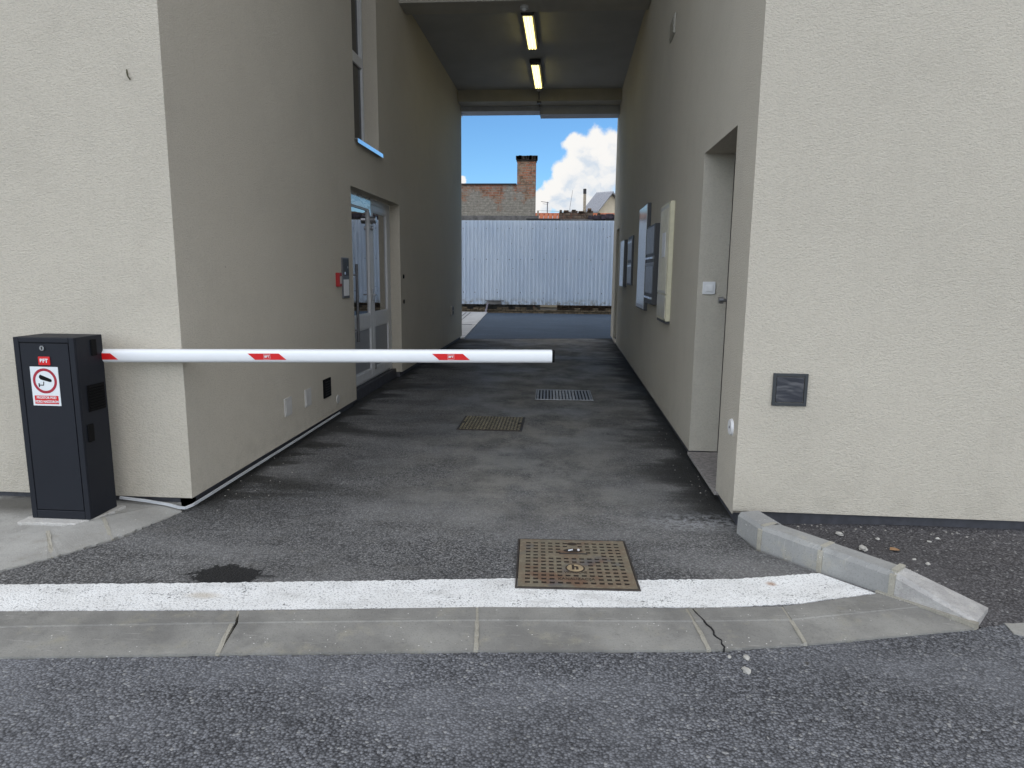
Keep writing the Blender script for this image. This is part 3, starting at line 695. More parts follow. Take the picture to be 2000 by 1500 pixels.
# intercom
ic = empty('intercom', (XL, 7.02, 1.42), 0, 'flush steel intercom panel with a pale name plate beside the entrance door', 'intercom')
def PP(mb, name, m, parent, **k):
    o = mb.build(name, m, **k); o.parent = parent; o.matrix_parent_inverse = Matrix.Translation(-Vector(parent.location)) if parent.type == 'EMPTY' else Matrix.Identity(4)
    if parent.type == 'EMPTY' and parent.rotation_euler.z: o.matrix_parent_inverse = (Matrix.Translation(Vector(parent.location)) @ Matrix.Rotation(parent.rotation_euler.z, 4, 'Z')).inverted()
    return o
PP(MB().box(XL, 6.915, 1.21, XL + .014, 7.135, 1.63), 'body', M_steeld, ic, bevel=.004)
PP(MB().box(XL + .014, 6.935, 1.445, XL + .018, 7.115, 1.615), 'speaker', M_mailside, ic)
PP(MB().box(XL + .014, 6.945, 1.235, XL + .018, 7.105, 1.405), 'name_plate', M_white, ic)
PP(MB().cyl((XL + .014, 6.97, 1.47), (XL + .024, 6.97, 1.47), .016, 12), 'button', M_alu, ic)
PP(MB().cyl((XL + .014, 7.08, 1.53), (XL + .020, 7.08, 1.53), .012, 12), 'button', M_steel, ic)
fa = empty('alarm_box', (XL, 6.78, 1.40), 0, 'small red fire alarm call box left of the intercom', 'fire alarm')
PP(MB().box(XL, 6.735, 1.335, XL + .042, 6.815, 1.475), 'body', plain('dull red plastic', (.30, .012, .014), .5), fa, bevel=.006)
PP(MB().box(XL + .042, 6.75, 1.365, XL + .045, 6.80, 1.44), 'press_plate', plain('call point plate', (.45, .40, .38), .5), fa)
def plate(name, y, z, w, h_, m, label, cat, d=.010, screws=True):
    e = empty(name, (XL, y, z), 0, label, cat)
    PP(MB().box(XL, y - w / 2, z - h_ / 2, XL + d, y + w / 2, z + h_ / 2), 'frame', m, e, bevel=.003)
    return e
e = plate('junction_cover', 5.43, .36, .145, .155, plain('painted lid', (.50, .49, .47), .5), 'pale square junction box lid low on the left wall, nearest the corner', 'wall cover')
PP(MB().box(XL + .010, 5.375, .30, XL + .013, 5.485, .42), 'lid', bpy.data.materials['painted lid'], e)
e = plate('junction_cover', 5.875, .355, .145, .16, bpy.data.materials['painted lid'], 'pale square junction box lid low on the left wall, next to the black vent', 'wall cover')
PP(MB().box(XL + .010, 5.82, .29, XL + .013, 5.93, .42), 'lid', bpy.data.materials['painted lid'], e)
e = plate('vent_cover', 6.37, .36, .195, .185, M_black, 'black square vent cover low on the left wall below the barrier arm', 'vent', .014)
lv = MB()
for i in range(6): lv.box(XL + .014, 6.295, .29 + i * .025, XL + .019, 6.445, .302 + i * .025)
PP(lv, 'slats', M_seam, e)
tag(MB().cyl((XL, 6.68, .19), (XL + .008, 6.68, .19), .045, 24).build('round_cover', bpy.data.materials['painted lid']), 'small round pale cover near the bottom of the left wall', 'wall cover')
tag(MB().cyl((XL, 9.60, 1.42), (XL + .012, 9.60, 1.42), .03, 14).build('wall_plug', M_black), 'upper of two small black plugs right of the entrance door', 'wall plug')
tag(MB().cyl((XL, 9.60, 1.065), (XL + .012, 9.60, 1.065), .03, 14).build('wall_plug', M_black), 'lower of two small black plugs right of the entrance door', 'wall plug')
so = empty('wall_socket', (XL, 13.58, .715), 0, 'grey double wall socket far down the left wall', 'socket')
PP(MB().box(XL, 13.49, .625, XL + .045, 13.67, .805), 'body', plain('grey socket', (.30, .29, .27), .5), so, bevel=.006)
PP(MB().box(XL + .045, 13.52, .645, XL + .05, 13.64, .705), 'lid', M_mailside, so); PP(MB().box(XL + .045, 13.52, .725, XL + .05, 13.64, .785), 'lid', M_mailside, so)
# loose cable trunking round the left corner
ct = MB()
tr = [(-2.80, 3.905, .062), (-2.62, 3.893, .052), (-2.47, 3.880, .038), (-2.385, 3.865, .026), (-2.345, 3.862, .026), (-2.317, 3.90, .034), (-2.313, 4.1, .036), (-2.314, 4.7, .038), (-2.314, 5.6, .040), (-2.315, 6.69, .046)]
for a, b in zip(tr[:-1], tr[1:]):
    A = Vector(a); B = Vector(b); t = (B - A).normalized(); n = Vector((t.y, -t.x, 0)).normalized()
    w_, hh = .006, .0075
    vs = [A + n * w_ * sx + Vector((0, 0, hh * sz)) for sx, sz in ((-1, -1), (1, -1), (1, 1), (-1, 1))] + [B + n * w_ * sx + Vector((0, 0, hh * sz)) for sx, sz in ((-1, -1), (1, -1), (1, 1), (-1, 1))]
    ct._add(vs, [(0, 1, 5, 4), (1, 2, 6, 5), (2, 3, 7, 6), (3, 0, 4, 7), (0, 3, 2, 1), (4, 5, 6, 7)])
tag(ct.build('cable_trunking', M_conduit), 'loose pale cable trunking bent round the foot of the left wall corner', 'cable trunking')

# ------------------------------------------------------------------ things fixed to the right wall
mc = empty('meter_cabinet', (XR, 7.1, 1.6), 0, 'tall cream meter cabinet with a white notice, nearest box on the right wall', 'meter cabinet')
X1 = XR - .045
PP(MB().box(X1, 6.79, 1.03, XR, 7.46, 2.19), 'body', M_cream, mc, bevel=.005)
dd = MB(); dd.box(X1 - .008, 6.83, 1.30, X1, 7.115, 2.165); dd.box(X1 - .008, 7.125, 1.30, X1, 7.42, 2.165)
for i in range(7): dd.box(X1 - .012, 6.85 + i * .078, 1.33, X1 - .008, 6.858 + i * .078, 2.13)
PP(dd, 'door', M_creamd, mc)
PP(MB().box(X1 - .008, 6.83, 1.055, X1, 7.42, 1.285), 'lower_panel', M_creamd, mc)
PP(MB().box(X1 - .016, 6.93, 1.66, X1 - .012, 7.16, 1.90), 'notice', M_white, mc)
PP(MB().box(X1 + .004, 6.80, 1.005, XR, 7.45, 1.03), 'base', M_mailside, mc)
mbx = empty('mailbox_block', (XR, 8.1, 1.6), 0, 'dark grey block of mailboxes in two rows beside the cream meter cabinet', 'mailboxes')
X2 = XR - .065
PP(MB().box(X2, 7.72, 1.145, XR, 8.46, 2.045), 'body', M_mailside, mbx, bevel=.004)
for row, (za, zb) in enumerate(((1.62, 2.02), (1.17, 1.58))):
    for i in range(5):
        ya = 7.745 + i * .138
        m_ = MB(); m_.box(X2 - .009, ya, za + .10, X2, ya + .128, zb)
        o = PP(m_, 'mailbox_door', M_mail, mbx, bevel=.003)
        PP(MB().box(X2 - .016, ya + .01, za + .04, X2 - .001, ya + .118, za + .062), 'flap', M_alu, mbx)
for i in range(3): PP(MB().box(X2 - .010, 7.74, 1.612 - i * .012 - .4 * 0, X2, 8.44, 1.617 - i * .012), 'rail', M_steel, mbx)
nb = empty('notice_board', (XR, 9.1, 1.7), 0, 'tall shiny aluminium notice board reflecting the sky on the right wall', 'notice board')
X3 = XR - .05
PP(MB().box(X3 + .004, 8.71, 1.03, XR, 9.62, 2.36), 'frame', M_mailside, nb, bevel=.004)
PP(MB().box(X3 - .002, 8.725, 1.05, X3 + .004, 9.605, 2.345), 'front_panel', plain('glossy board glass', (.60, .62, .63), .16, .45, var=.05), nb)
PP(MB().box(X3 - .006, 8.725, 1.05, X3 - .002, 9.605, 1.10), 'bottom_rail', M_steel, nb)
mb2 = empty('mailbox_block', (XR, 11.1, 1.7), 0, 'smaller steel mailbox block farther down the right wall', 'mailboxes')
X4 = XR - .025
PP(MB().box(X4, 10.78, 1.31, XR, 11.50, 2.075), 'body', M_mailside, mb2)
for r_ in range(2):
    for i in range(4):
        PP(MB().box(X4 - .008, 10.80 + i * .172, 1.335 + r_ * .37, X4, 10.955 + i * .172, 1.66 + r_ * .37), 'mailbox_door', M_mail, mb2, bevel=.003)
        PP(MB().box(X4 - .013, 10.82 + i * .172, 1.60 + r_ * .37, X4 - .008, 10.935 + i * .172, 1.625 + r_ * .37), 'flap', M_alu, mb2)
wc = empty('wall_cabinet', (XR, 12.2, 1.65), 0, 'narrow white fronted cabinet beyond the smaller mailboxes', 'cabinet')
PP(MB().box(XR - .06, 11.90, 1.26, XR, 12.62, 2.06), 'body', M_mailside, wc)
PP(MB().box(XR - .068, 11.905, 1.27, XR - .06, 12.615, 2.05), 'door', plain('white board glass', (.66, .70, .74), .2, .5), wc)
# louvre high on the right wall
gv = empty('vent_grille', (XR, 7.5, 3.97), 0, 'square vent grille high on the right passage wall', 'vent')
PP(MB().box(XR - .012, 7.33, 3.87, XR, 7.66, 4.06), 'frame', M_beam, gv, bevel=.004)
g_ = MB()
for i in range(6): g_.box(XR - .02, 7.36, 3.89 + i * .027, XR - .012, 7.63, 3.903 + i * .027)
PP(g_, 'slats', plain('vent slat', (.45, .43, .38), .5), gv)
# round cover, light switch, facade hatch
rc = empty('round_cover', (XR, 4.115, .58), 0, 'round white cover on the right wall close to the street corner', 'wall cover')
PP(MB().cyl((XR, 4.115, .58), (XR - .014, 4.115, .58), .052, 32, .046), 'disc', M_white, rc)
PP(MB().cyl((XR - .014, 4.115, .58), (XR - .017, 4.115, .58), .008, 10), 'screw', M_steeld, rc)
sw = empty('light_switch', (1.107, 5.45, 1.39), 0, 'white light switch inside the recess of the near side door', 'light switch')
PP(MB().box(1.058, 5.438, 1.341, 1.156, 5.45, 1.439), 'frame', M_white, sw, bevel=.004)
PP(MB().box(1.080, 5.432, 1.363, 1.134, 5.438, 1.417), 'rocker', plain('switch rocker', (.80, .80, .79), .35), sw, bevel=.002)
ht = empty('inspection_hatch', (1.297, YR, .842), 0, 'dark square inspection hatch with a shiny dented lid on the right facade', 'hatch')
hf = MB(); x0, x1, z0, z1 = 1.199, 1.394, .748, .938; b_ = .018
hf.box(x0, YR - .012, z0, x0 + b_, YR, z1); hf.box(x1 - b_, YR - .012, z0, x1, YR, z1); hf.box(x0 + b_, YR - .012, z0, x1 - b_, YR, z0 + b_); hf.box(x0 + b_, YR - .012, z1 - b_, x1 - b_, YR, z1)
PP(hf, 'frame', plain('hatch frame', (.035, .04, .045), .45), ht, bevel=.002)
T = mat('hatch lid'); hl = setb(T, (.045, .048, .058), .28, 0, T.noise(T.v('MULTIPLY', T.pos, (1, 1, 1.6)), 4.5, 2, .5, 1.2), .6, .03)
PP(MB().box(x0 + b_ + .003, YR - .009, z0 + b_ + .003, x1 - b_ - .003, YR - .0005, z1 - b_ - .003), 'lid', hl, ht, bevel=.002)
tag(MB().tube([(-2.541, 3.921, 2.622), (-2.533, 3.909, 2.60), (-2.526, 3.905, 2.58), (-2.519, 3.913, 2.565)], .0038, 6).build('cable_stub', plain('dark olive cord', (.05, .05, .02), .8)), 'short dark frayed cord hanging on the upper left facade', 'cord')

# ------------------------------------------------------------------ ceiling lamps and detectors
def lamp(name, y0, y1, label):
    e = empty(name, (-.645, (y0 + y1) / 2, ZC), 0, label, 'ceiling lamp', 'fluorescent lamps on the passage ceiling')
    PP(MB().box(-.74, y0 - .05, ZC - .065, -.55, y1 + .05, ZC - .002), 'housing', M_mailside, e, bevel=.006)
    for x in (-.69, -.645, -.60):
        PP(MB().cyl((x, y0, ZC - .092), (x, y1, ZC - .092), .019, 12), 'tube', M_glow, e)
    PP(MB().box(-.735, y0 - .045, ZC - .10, -.555, y0 - .012, ZC - .065), 'end_cap', M_steeld, e)
    PP(MB().box(-.735, y1 + .012, ZC - .10, -.555, y1 + .045, ZC - .065), 'end_cap', M_steeld, e)
    return e
lamp('ceiling_lamp', 10.28, 11.68, 'lit fluorescent ceiling lamp nearer to the street')
lamp('ceiling_lamp', 12.58, 14.05, 'lit fluorescent ceiling lamp nearer to the courtyard')
def detector(x, y, z, label):
    e = empty('motion_sensor', (x, y, z), 0, label, 'sensor')
    PP(MB().cyl((x, y, z), (x, y, z - .035), .06, 20), 'base', plain('sensor grey', (.5, .5, .5), .5) if 'sensor grey' not in bpy.data.materials else bpy.data.materials['sensor grey'], e)
    PP(MB().cyl((x, y, z - .035), (x, y, z - .06), .035, 16, .02), 'lens', M_white, e)
detector(-.66, 9.80, 5.035, 'small round motion sensor under the first ceiling beam')
detector(-.66, 14.44, ZC, 'small round motion sensor at the far end of the ceiling')
tag(MB().tube([(-.655, 14.545, 5.14), (-.655, 14.54, 4.99), (-.655, 14.62, 4.935), (-.655, 14.94, 4.93)], .012, 8).cyl((-.655, 14.56, 4.94), (-.655, 14.56, 4.90), .045, 16).build('cable_drop', M_steeld), 'thin cable with a round box below the far beam', 'cable')

# ------------------------------------------------------------------ barrier
ba = empty('car_park_barrier', (-2.93, 3.66, .05), 0, 'anthracite barrier cabinet with a lowered white boom across the driveway', 'barrier')
ba.rotation_euler = (0, 0, 0)
cb = MB(); X0, X1b, Y0, Y1, Z0, Z1 = -3.108, -2.745, 3.56, 3.795, .045, 1.112
cb.box(X0, Y0 + .012, Z0, X1b, Y1, Z1)
# front frame around the service door
cb.box(X0, Y0, Z0, X0 + .033, Y0 + .012, Z1); cb.box(X1b - .033, Y0, Z0, X1b, Y0 + .012, Z1); cb.box(X0 + .033, Y0, Z1 - .030, X1b - .033, Y0 + .012, Z1); cb.box(X0 + .033, Y0, Z0, X1b - .033, Y0 + .012, Z0 + .050)
PP(cb, 'cabinet', M_cab, ba, bevel=.004)
PP(MB().box(X0 + .034, Y0 + .009, Z0 + .051, X1b - .034, Y0 + .0115, Z1 - .031), 'door_gap', M_seam, ba)
bdoor = PP(MB().box(X0 + .0375, Y0 + .001, Z0 + .0545, X1b - .0375, Y0 + .010, Z1 - .0345), 'door', M_cab, ba, bevel=.002)
lk = PP(MB().cyl((-2.935, Y0 + .001, 1.052), (-2.935, Y0 - .006, 1.052), .014, 20), 'lock', M_steel, bdoor)
PP(MB().box(-2.938, Y0 - .0072, 1.044, -2.932, Y0 - .0055, 1.060), 'keyhole', M_seam, ba)
# red badge with white letters
badge = PP(MB().box(-2.965, Y0 - .005, .955, -2.895, Y0 + .001, 1.004), 'badge', M_red, bdoor, bevel=.008)
def front(x, y, z, rot=0): return Matrix.Translation((x, y, z)) @ Matrix.Rotation(R(90), 4, 'X') @ Matrix.Rotation(rot, 4, 'Z')
t = text_mesh('BFT', .030, 'badge_lettering', M_signwhite, None, front(-2.930, Y0 - .0058, .980), .0004, sx=1.0, bold=.0012); t.parent = bdoor
# camera warning sign
sx0, sx1, sz0, sz1 = -3.022, -2.855, .722, .946
sign = PP(MB().box(sx0, Y0 - .0015, sz0, sx1, Y0 + .001, sz1), 'warning_sign', M_signwhite, bdoor)
cx, cz = (sx0 + sx1) / 2, .865
def ring(cx, cz, r0, r1, y, seg=48):
    mb = MB()
    for i in range(seg):
        a, b = 2 * math.pi * i / seg, 2 * math.pi * (i + 1) / seg
        mb.quad((cx + r0 * math.cos(a), y, cz + r0 * math.sin(a)), (cx + r0 * math.cos(b), y, cz + r0 * math.sin(b)), (cx + r1 * math.cos(b), y, cz + r1 * math.sin(b)), (cx + r1 * math.cos(a), y, cz + r1 * math.sin(a)))
    return mb
PP(ring(cx, cz, .057, .072, Y0 - .0022), 'ring', M_darkred, bdoor)
cc = MB(); cc.M = Matrix.Translation((cx + .002, Y0 - .0023, cz + .012)) @ Matrix.Rotation(R(17), 4, 'Y')
cc.poly([(-.038, 0, .004), (-.034, 0, .015), (.030, 0, .010), (.040, 0, .006), (.040, 0, -.006), (.030, 0, -.009), (-.024, 0, -.012), (-.036, 0, -.004)])
cc.M = Matrix.Translation((cx, Y0 - .0023, cz))
cc.quad((-.010, 0, -.004), (-.005, 0, -.004), (-.008, 0, -.026), (-.013, 0, -.026)); cc.quad((-.034, 0, -.022), (-.008, 0, -.022), (-.008, 0, -.027), (-.034, 0, -.027)); cc.quad((-.040, 0, -.014), (-.033, 0, -.014), (-.033, 0, -.036), (-.040, 0, -.036))
PP(cc, 'camera_symbol', M_black, bdoor)
PP(MB().box(sx0 + .012, Y0 - .0022, sz0 + .010, sx1 - .012, Y0 - .0015, sz0 + .058), 'text_panel', M_red, bdoor)
t = text_mesh('PROSTOR POD', .0195, 'sign_lettering', M_signwhite, None, front(cx, Y0 - .0026, sz0 + .046), .0002, sx=.90, bold=.0006); t.parent = bdoor
t = text_mesh('VIDEO NADZOROM', .0195, 'sign_lettering', M_signwhite, None, front(cx, Y0 - .0026, sz0 + .023), .0002, sx=.80, bold=.0006); t.parent = bdoor
# the right-hand side: caps and vent
XS = X1b
def cap(y0, y1, z0, z1): 
    return PP(MB().box(XS - .001, y0, z0, XS + .008, y1, z1), 'side_cap', M_black, ba, bevel=.008)
cap(3.690, 3.735, .995, 1.090); cap(3.600, 3.650, .500, .605)
vg = MB(); vg.box(XS - .001, 3.628, .675, XS + .005, 3.770, .830)
for i in range(9): vg.box(XS + .005, 3.634, .682 + i * .0165, XS + .011, 3.764, .689 + i * .0165)
PP(vg, 'vent', M_black, ba)
# boom
Aa = Vector((-2.80, 3.815, .9815)); Bb = Vector((-.085, 4.135, .9905))
boom = MB()
ax = (Bb - Aa).normalized(); fwd = Vector((ax.y, -ax.x, 0)).normalized(); up = fwd.cross(ax); up = up if up.z > 0 else -up
def prof():
    pts = []
    for i in range(24):
        q = 2 * math.pi * i / 24; pts.append((.042 * math.copysign(abs(math.cos(q)) ** .62, math.cos(q)), .0395 * math.copysign(abs(math.sin(q)) ** .62, math.sin(q))))
    return pts
pr_ = prof(); n = len(pr_)
vs = [Aa + fwd * a + up * b for a, b in pr_] + [Bb + fwd * a + up * b for a, b in pr_]
boom._add(vs, [(i, (i + 1) % n, n + (i + 1) % n, n + i) for i in range(n)])
bo = PP(boom, 'boom', M_arm, ba, smooth=True)
ec = MB(); vs = [Bb - ax * .004 + fwd * a * .93 + up * b * .95 for a, b in pr_] + [Bb + ax * .016 + fwd * a * .93 + up * b * .95 for a, b in pr_]
ec._add(vs, [(i, (i + 1) % n, n + (i + 1) % n, n + i) for i in range(n)] + [tuple(range(n - 1, -1, -1)), tuple(range(n, 2 * n))])
PP(ec, 'end_cap', M_black, bo)
def on_boom(s, t_): return Aa + ax * s + fwd * (.0432) + up * t_
for s0 in (-.085, .905, 2.005):
    st = MB(); w_, sl_, hh = .185, .043, .019
    def sec4(s): return on_boom(s, hh), on_boom(s + sl_, -hh)
    c_ = [on_boom(s0, hh), on_boom(s0 + w_, hh), on_boom(s0 + w_ + sl_, -hh), on_boom(s0 + sl_, -hh)]
    st.quad(*c_)
    PP(st, 'stripe', M_red, bo)
    if s0 > 0:
        m_ = on_boom(s0 + (w_ + sl_) / 2, 0) + fwd * .0006
        Mt = Matrix((list(ax) + [0], list(up) + [0], list(fwd) + [0], [0, 0, 0, 1])).transposed(); Mt.translation = m_
        t = text_mesh('BFT', .018, 'stripe_lettering', M_signwhite, None, Mt, .0002, bold=.0006); t.parent = bo
        fr_ = MB(); a_, b_2, th = .019, .0155, .0012
        for (u0, v0, u1, v1) in ((-a_, -b_2, a_, -b_2 + th), (-a_, b_2 - th, a_, b_2), (-a_, -b_2 + th, -a_ + th, b_2 - th), (a_ - th, -b_2 + th, a_, b_2 - th)):
            fr_.quad(*[m_ + ax * p_ + up * q_ for p_, q_ in ((u0, v0), (u1, v0), (u1, v1), (u0, v1))])
        PP(fr_, 'stripe_frame', M_signwhite, bo)
for ch in ba.children:      # parts hang from the empty in world coordinates
    pass
pivot = MB().cyl((-2.86, 3.80, .9815), (-2.86, 3.85, .9815), .06, 24); PP(pivot, 'boom_clamp', M_cab, ba)
tag(MB().prism(ragged([(-3.145, 3.485), (-2.80, 3.50), (-2.73, 3.62), (-2.70, 3.82), (-3.14, 3.83), (-3.145, 3.485)], .008, .03)[:-1], -.05, .044).build('concrete_pad', M_pad, bevel=.006), 'small rough concrete footing under the barrier cabinet', 'concrete footing')

# ------------------------------------------------------------------ covers in the driveway
def manhole():
    e = empty('manhole_cover', (.070, 3.340, .0), R(2.6), 'rusty square manhole cover with a grid of pits and a round emblem, nearest the street', 'manhole cover')
    H = .012; S = .300; b = .026; ncol, nrow = 13, 13
    skip = set()
    for c_ in (5, 6, 7):
        for r_ in (3, 4, 5): skip.add((c_, r_))       # emblem field
    for c_ in range(4, 9): skip.add((c_, 1))          # lettering
    for c_ in range(3, 10): skip.add((c_, 8))         # smooth bar
    for c_ in (5, 6, 7): skip.add((c_, 9)); skip.add((c_, 10))
    skip.add((6, 11)); skip.add((6, 12))
    mb = MB(); inner = S - .038; px = 2 * inner / ncol; py = 2 * inner / nrow
    xs = [-S + .012]; 
    for i in range(ncol): xs += [-inner + i * px + px * .20, -inner + i * px + px * .82]
    xs += [S - .012]; ys = [-S + .012]
    for j in range(nrow): ys += [-inner + j * py + py * .22, -inner + j * py + py * .78]
    ys += [S - .012]
    for i in range(len(xs) - 1):
        for j in range(len(ys) - 1):
            pit = i % 2 == 1 and j % 2 == 1 and (i // 2, j // 2) not in skip
            x0, x1, y0, y1 = xs[i], xs[i + 1], ys[j], ys[j + 1]
            if not pit: mb.quad((x0, y0, H), (x1, y0, H), (x1, y1, H), (x0, y1, H))
            else:
                z = .0072; t_ = .0008
                a = [(x0, y0, H), (x1, y0, H), (x1, y1, H), (x0, y1, H)]; c_ = [(x0 + t_, y0 + t_, z), (x1 - t_, y0 + t_, z), (x1 - t_, y1 - t_, z), (x0 + t_, y1 - t_, z)]
                mb.quad(*c_)
                for k_ in range(4): mb.quad(a[k_], a[(k_ + 1) % 4], c_[(k_ + 1) % 4], c_[k_])
    lo = S - .012
    for (xa, ya, xb, yb) in ((-lo, -lo, lo, -lo), (lo, -lo, lo, lo), (lo, lo, -lo, lo), (-lo, lo, -lo, -lo)): mb.quad((xa, ya, H), (xb, yb, H), (xb, yb, 0), (xa, ya, 0))
    mb.build('lid', M_iron, e)
    fr = MB(); w = .009
    fr.box(-S, -S, -.03, -S + w, S, .0105); fr.box(S - w, -S, -.03, S, S, .0105); fr.box(-S + w, -S, -.03, S - w, -S + w, .0105); fr.box(-S + w, S - w, -.03, S - w, S, .0105)
    fr.build('frame', M_irond, e)
    gp = MB(); gp.box(-S + .009, -S + .009, -.02, S - .009, S - .009, .001); gp.build('gap', M_seam, e)
    # emblem: dark ring, pale disc and the letter h
    cy = -inner + 4.6 * py
    em = MB(); em.cyl((0, cy, H), (0, cy, H + .0012), .050, 40); em.build('emblem_ring', M_ironink, e)
    em = MB(); em.cyl((0, cy, H + .0012), (0, cy, H + .0024), .042, 40); emb = em.build('emblem', M_ironpale, e)
    t = text_mesh('h', .072, 'emblem_letter', M_ironink, None, Matrix.Translation((0, cy + .004, H + .003)), .0004, bold=.003); t.parent = e
    t = text_mesh('VIDROCNE', .032, 'lid_lettering', M_ironink, None, Matrix.Translation((0, -inner + 3.35 * py, H + .001)), .0006, sx=.72); t.parent = e
    t = text_mesh('KANALIZACIJA', .034, 'lid_lettering', M_ironink, None, Matrix.Translation((0, -inner + 1.5 * py, H + .001)), .0006, sx=.8); t.parent = e
    # lifting eye
    ey = -inner + 10.0 * py
    q = MB()
    pts = [(.052 * math.cos(a) * (1.0), ey + .024 * math.sin(a), H + .0015) for a in [2 * math.pi * i / 24 for i in range(24)]]; q.poly(pts); q.build('lifting_eye', M_ironink, e)
    q = MB(); q.cyl((-.025, ey + .002, H + .001), (.0, ey + .002, H + .007), .007, 8); q.cyl((.028, ey + .002, H + .001), (.03, ey - .004, H + .008), .007, 8); q.build('bolt', M_steel, e)
    q = MB(); pts = [(.028 * math.cos(a), inner - .030 + .020 * math.sin(a), H + .0015) for a in [2 * math.pi * i / 20 for i in range(20)]]; q.poly(pts); q.build('key_hole', M_ironink, e)
    q = MB(); q.box(-.075, ey - .046, H, .075, ey - .036, H + .004); q.build('bar', M_irond, e)
    return e
manhole()
def chequer():
    e = empty('access_cover', (-.716, 6.573, 0), R(.6), 'brassy chequer plate access cover in the middle of the passage floor', 'access cover')
    S = .315
    MB().box(-S, -S, -.03, S, S, .005).build('frame', M_irond, e)
    mb = MB(); s = S - .018; mb.box(-s, -s, .005, s, s, .008, 1)
    N = 18
    for i in range(N):
        for j in range(N):
            if (i, j) in ((0, 8), (0, 9), (N - 1, 8), (N - 1, 9)): continue
            x = -s + (i + .5) * 2 * s / N; y = -s + (j + .5) * 2 * s / N; a = R(45 if (i + j) % 2 else -45)
            mb.M = Matrix.Translation((x, y, .008)) @ Matrix.Rotation(a, 4, 'Z'); mb.box(-.0135, -.0045, 0, .0135, .0045, .0035)
    mb.M = Matrix.Identity(4)
    mb.build('plate', [M_plate2, M_irond], e)
    for sx_ in (-1, 1): MB().box(sx_ * (s - .036) - .016, -.018, .008, sx_ * (s - .036) + .016, .018, .0105).build('lifting_slot', M_seam, e)
chequer()
def grate():
    e = empty('drain_grate', (-.012, 8.245, 0), R(1.6), 'slotted steel drain grate farther inside the passage', 'drain grate')
    S = .345
    MB().box(-S, -S, -.03, S, S, .003).build('gully', M_seam, e)
    mb = MB(); n = 17
    for i in range(n):
        x = -S + .03 + i * (2 * S - .06) / (n - 1)
        if 5 <= i <= 11:
            for k_ in range(7): mb.box(x - .014, -S + .04 + k_ * .092, .003, x + .014, -S + .04 + k_ * .092 + .052, .014)
        else: mb.box(x - .011, -S + .02, .003, x + .011, S - .02, .014)
    mb.box(-S, -S, .003, S, -S + .016, .012); mb.box(-S, S - .016, .003, S, S, .012); mb.box(-S, -S + .016, .003, -S + .012, S - .016, .012); mb.box(S - .012, -S + .016, .003, S, S - .016, .012)
    mb.build('bars', M_grate, e, bevel=.002, seg=1)
grate()

# ------------------------------------------------------------------ loose stones and a leaf
def stone(x, y, z, r, label):
    mb = MB(); bm = bmesh.new(); bmesh.ops.create_icosphere(bm, subdivisions=2, radius=1)
    for v_ in bm.verts:
        k_ = 1 + random.uniform(-.22, .22); v_.co = Vector((v_.co.x * r * k_ * 1.25, v_.co.y * r * k_ * .9, max(v_.co.z, -.3) * r * k_ * .62))
    me = bpy.data.meshes.new('pebble'); bm.to_mesh(me); bm.free(); me.materials.append(M_pebble)
    o = bpy.data.objects.new('pebble', me); col.objects.link(o); o.location = (x, y, z + r * .16); o.rotation_euler.z = random.uniform(0, 6)
    return tag(o, label, 'stone', 'loose pale stones')
stone(.750, 2.560, -.018, .014, 'pale round stone on the road at the front edge of the flush kerb')
stone(.727, 2.468, -.018, .018, 'larger pale stone lying alone on the road')
stone(.684, 2.560, -.018, .008, 'tiny pale chip on the road left of the round stone')
stone(1.634, 3.62, .032, .024, 'largest pale stone on the pavement behind the raised kerb')
stone(1.775, 3.765, .034, .012, 'small pale stone on the pavement above the orange leaf')
stone(1.592, 3.83, .030, .018, 'pale stone close to the plinth of the right facade')
stone(2.048, 3.755, .034, .010, 'small bright stone left of the middle pavement')
stone(2.12, 3.81, .034, .011, 'small bright stone right under the facade')
stone(1.885, 3.445, .034, .012, 'pale chip on the pavement nearest the sloping kerb end')
stone(1.845, 3.50, .034, .009, 'small white chip beside the nearest pale chip')
lf = MB(); lf.poly([(1.765, 3.60, .042), (1.78, 3.585, .047), (1.81, 3.592, .044), (1.822, 3.61, .040), (1.80, 3.625, .046), (1.775, 3.62, .049)])
o = lf.build('dry_leaf', M_leaf); md = o.modifiers.new('solid', 'SOLIDIFY'); md.thickness = .001
tag(o, 'single orange dry leaf on the dark pavement', 'leaf')
gv_ = MB()
for i in range(420):
    if i < 90: x = random.uniform(1.2, 4.2); y = random.uniform(3.88, 3.99) - .03 * random.random(); z = .034; r = random.uniform(.003, .007)
    elif i < 170: x = random.uniform(1.5, 4.0); y = random.uniform(3.2, 3.95); z = .035; r = random.uniform(.002, .006)
    elif i < 300: x = random.choice((random.gauss(-2.15, .10), random.gauss(.93, .06))); y = random.uniform(3.9, 8.5); z = .001; r = random.uniform(.002, .006)
    else: x = random.uniform(-2.0, 1.0); y = random.uniform(3.3, 9); z = .001; r = random.uniform(.0015, .0035)
    if abs(x) > 4.5 or (1.2 > x > 1.0 and y < 3.9): continue
    gv_.M = Matrix.Translation((x, y, z)) @ Matrix.Rotation(random.uniform(0, 6), 4, 'Z')
    a = r; gv_._add([(-a, -a * .7, 0), (a * .8, -a, 0), (a, a * .8, 0), (-a * .7, a, 0), (-a * .3, 0, a * .9), (a * .4, a * .1, a * .8)], [(0, 1, 5, 4), (1, 2, 5), (2, 3, 4, 5), (3, 0, 4)])
gv_.M = Matrix.Identity(4)
tag(gv_.build('gravel', plain('grey grit', (.24, .23, .21), .9, var=.5, scale=14)), 'loose grit along the wall feet', None, None, 'stuff')

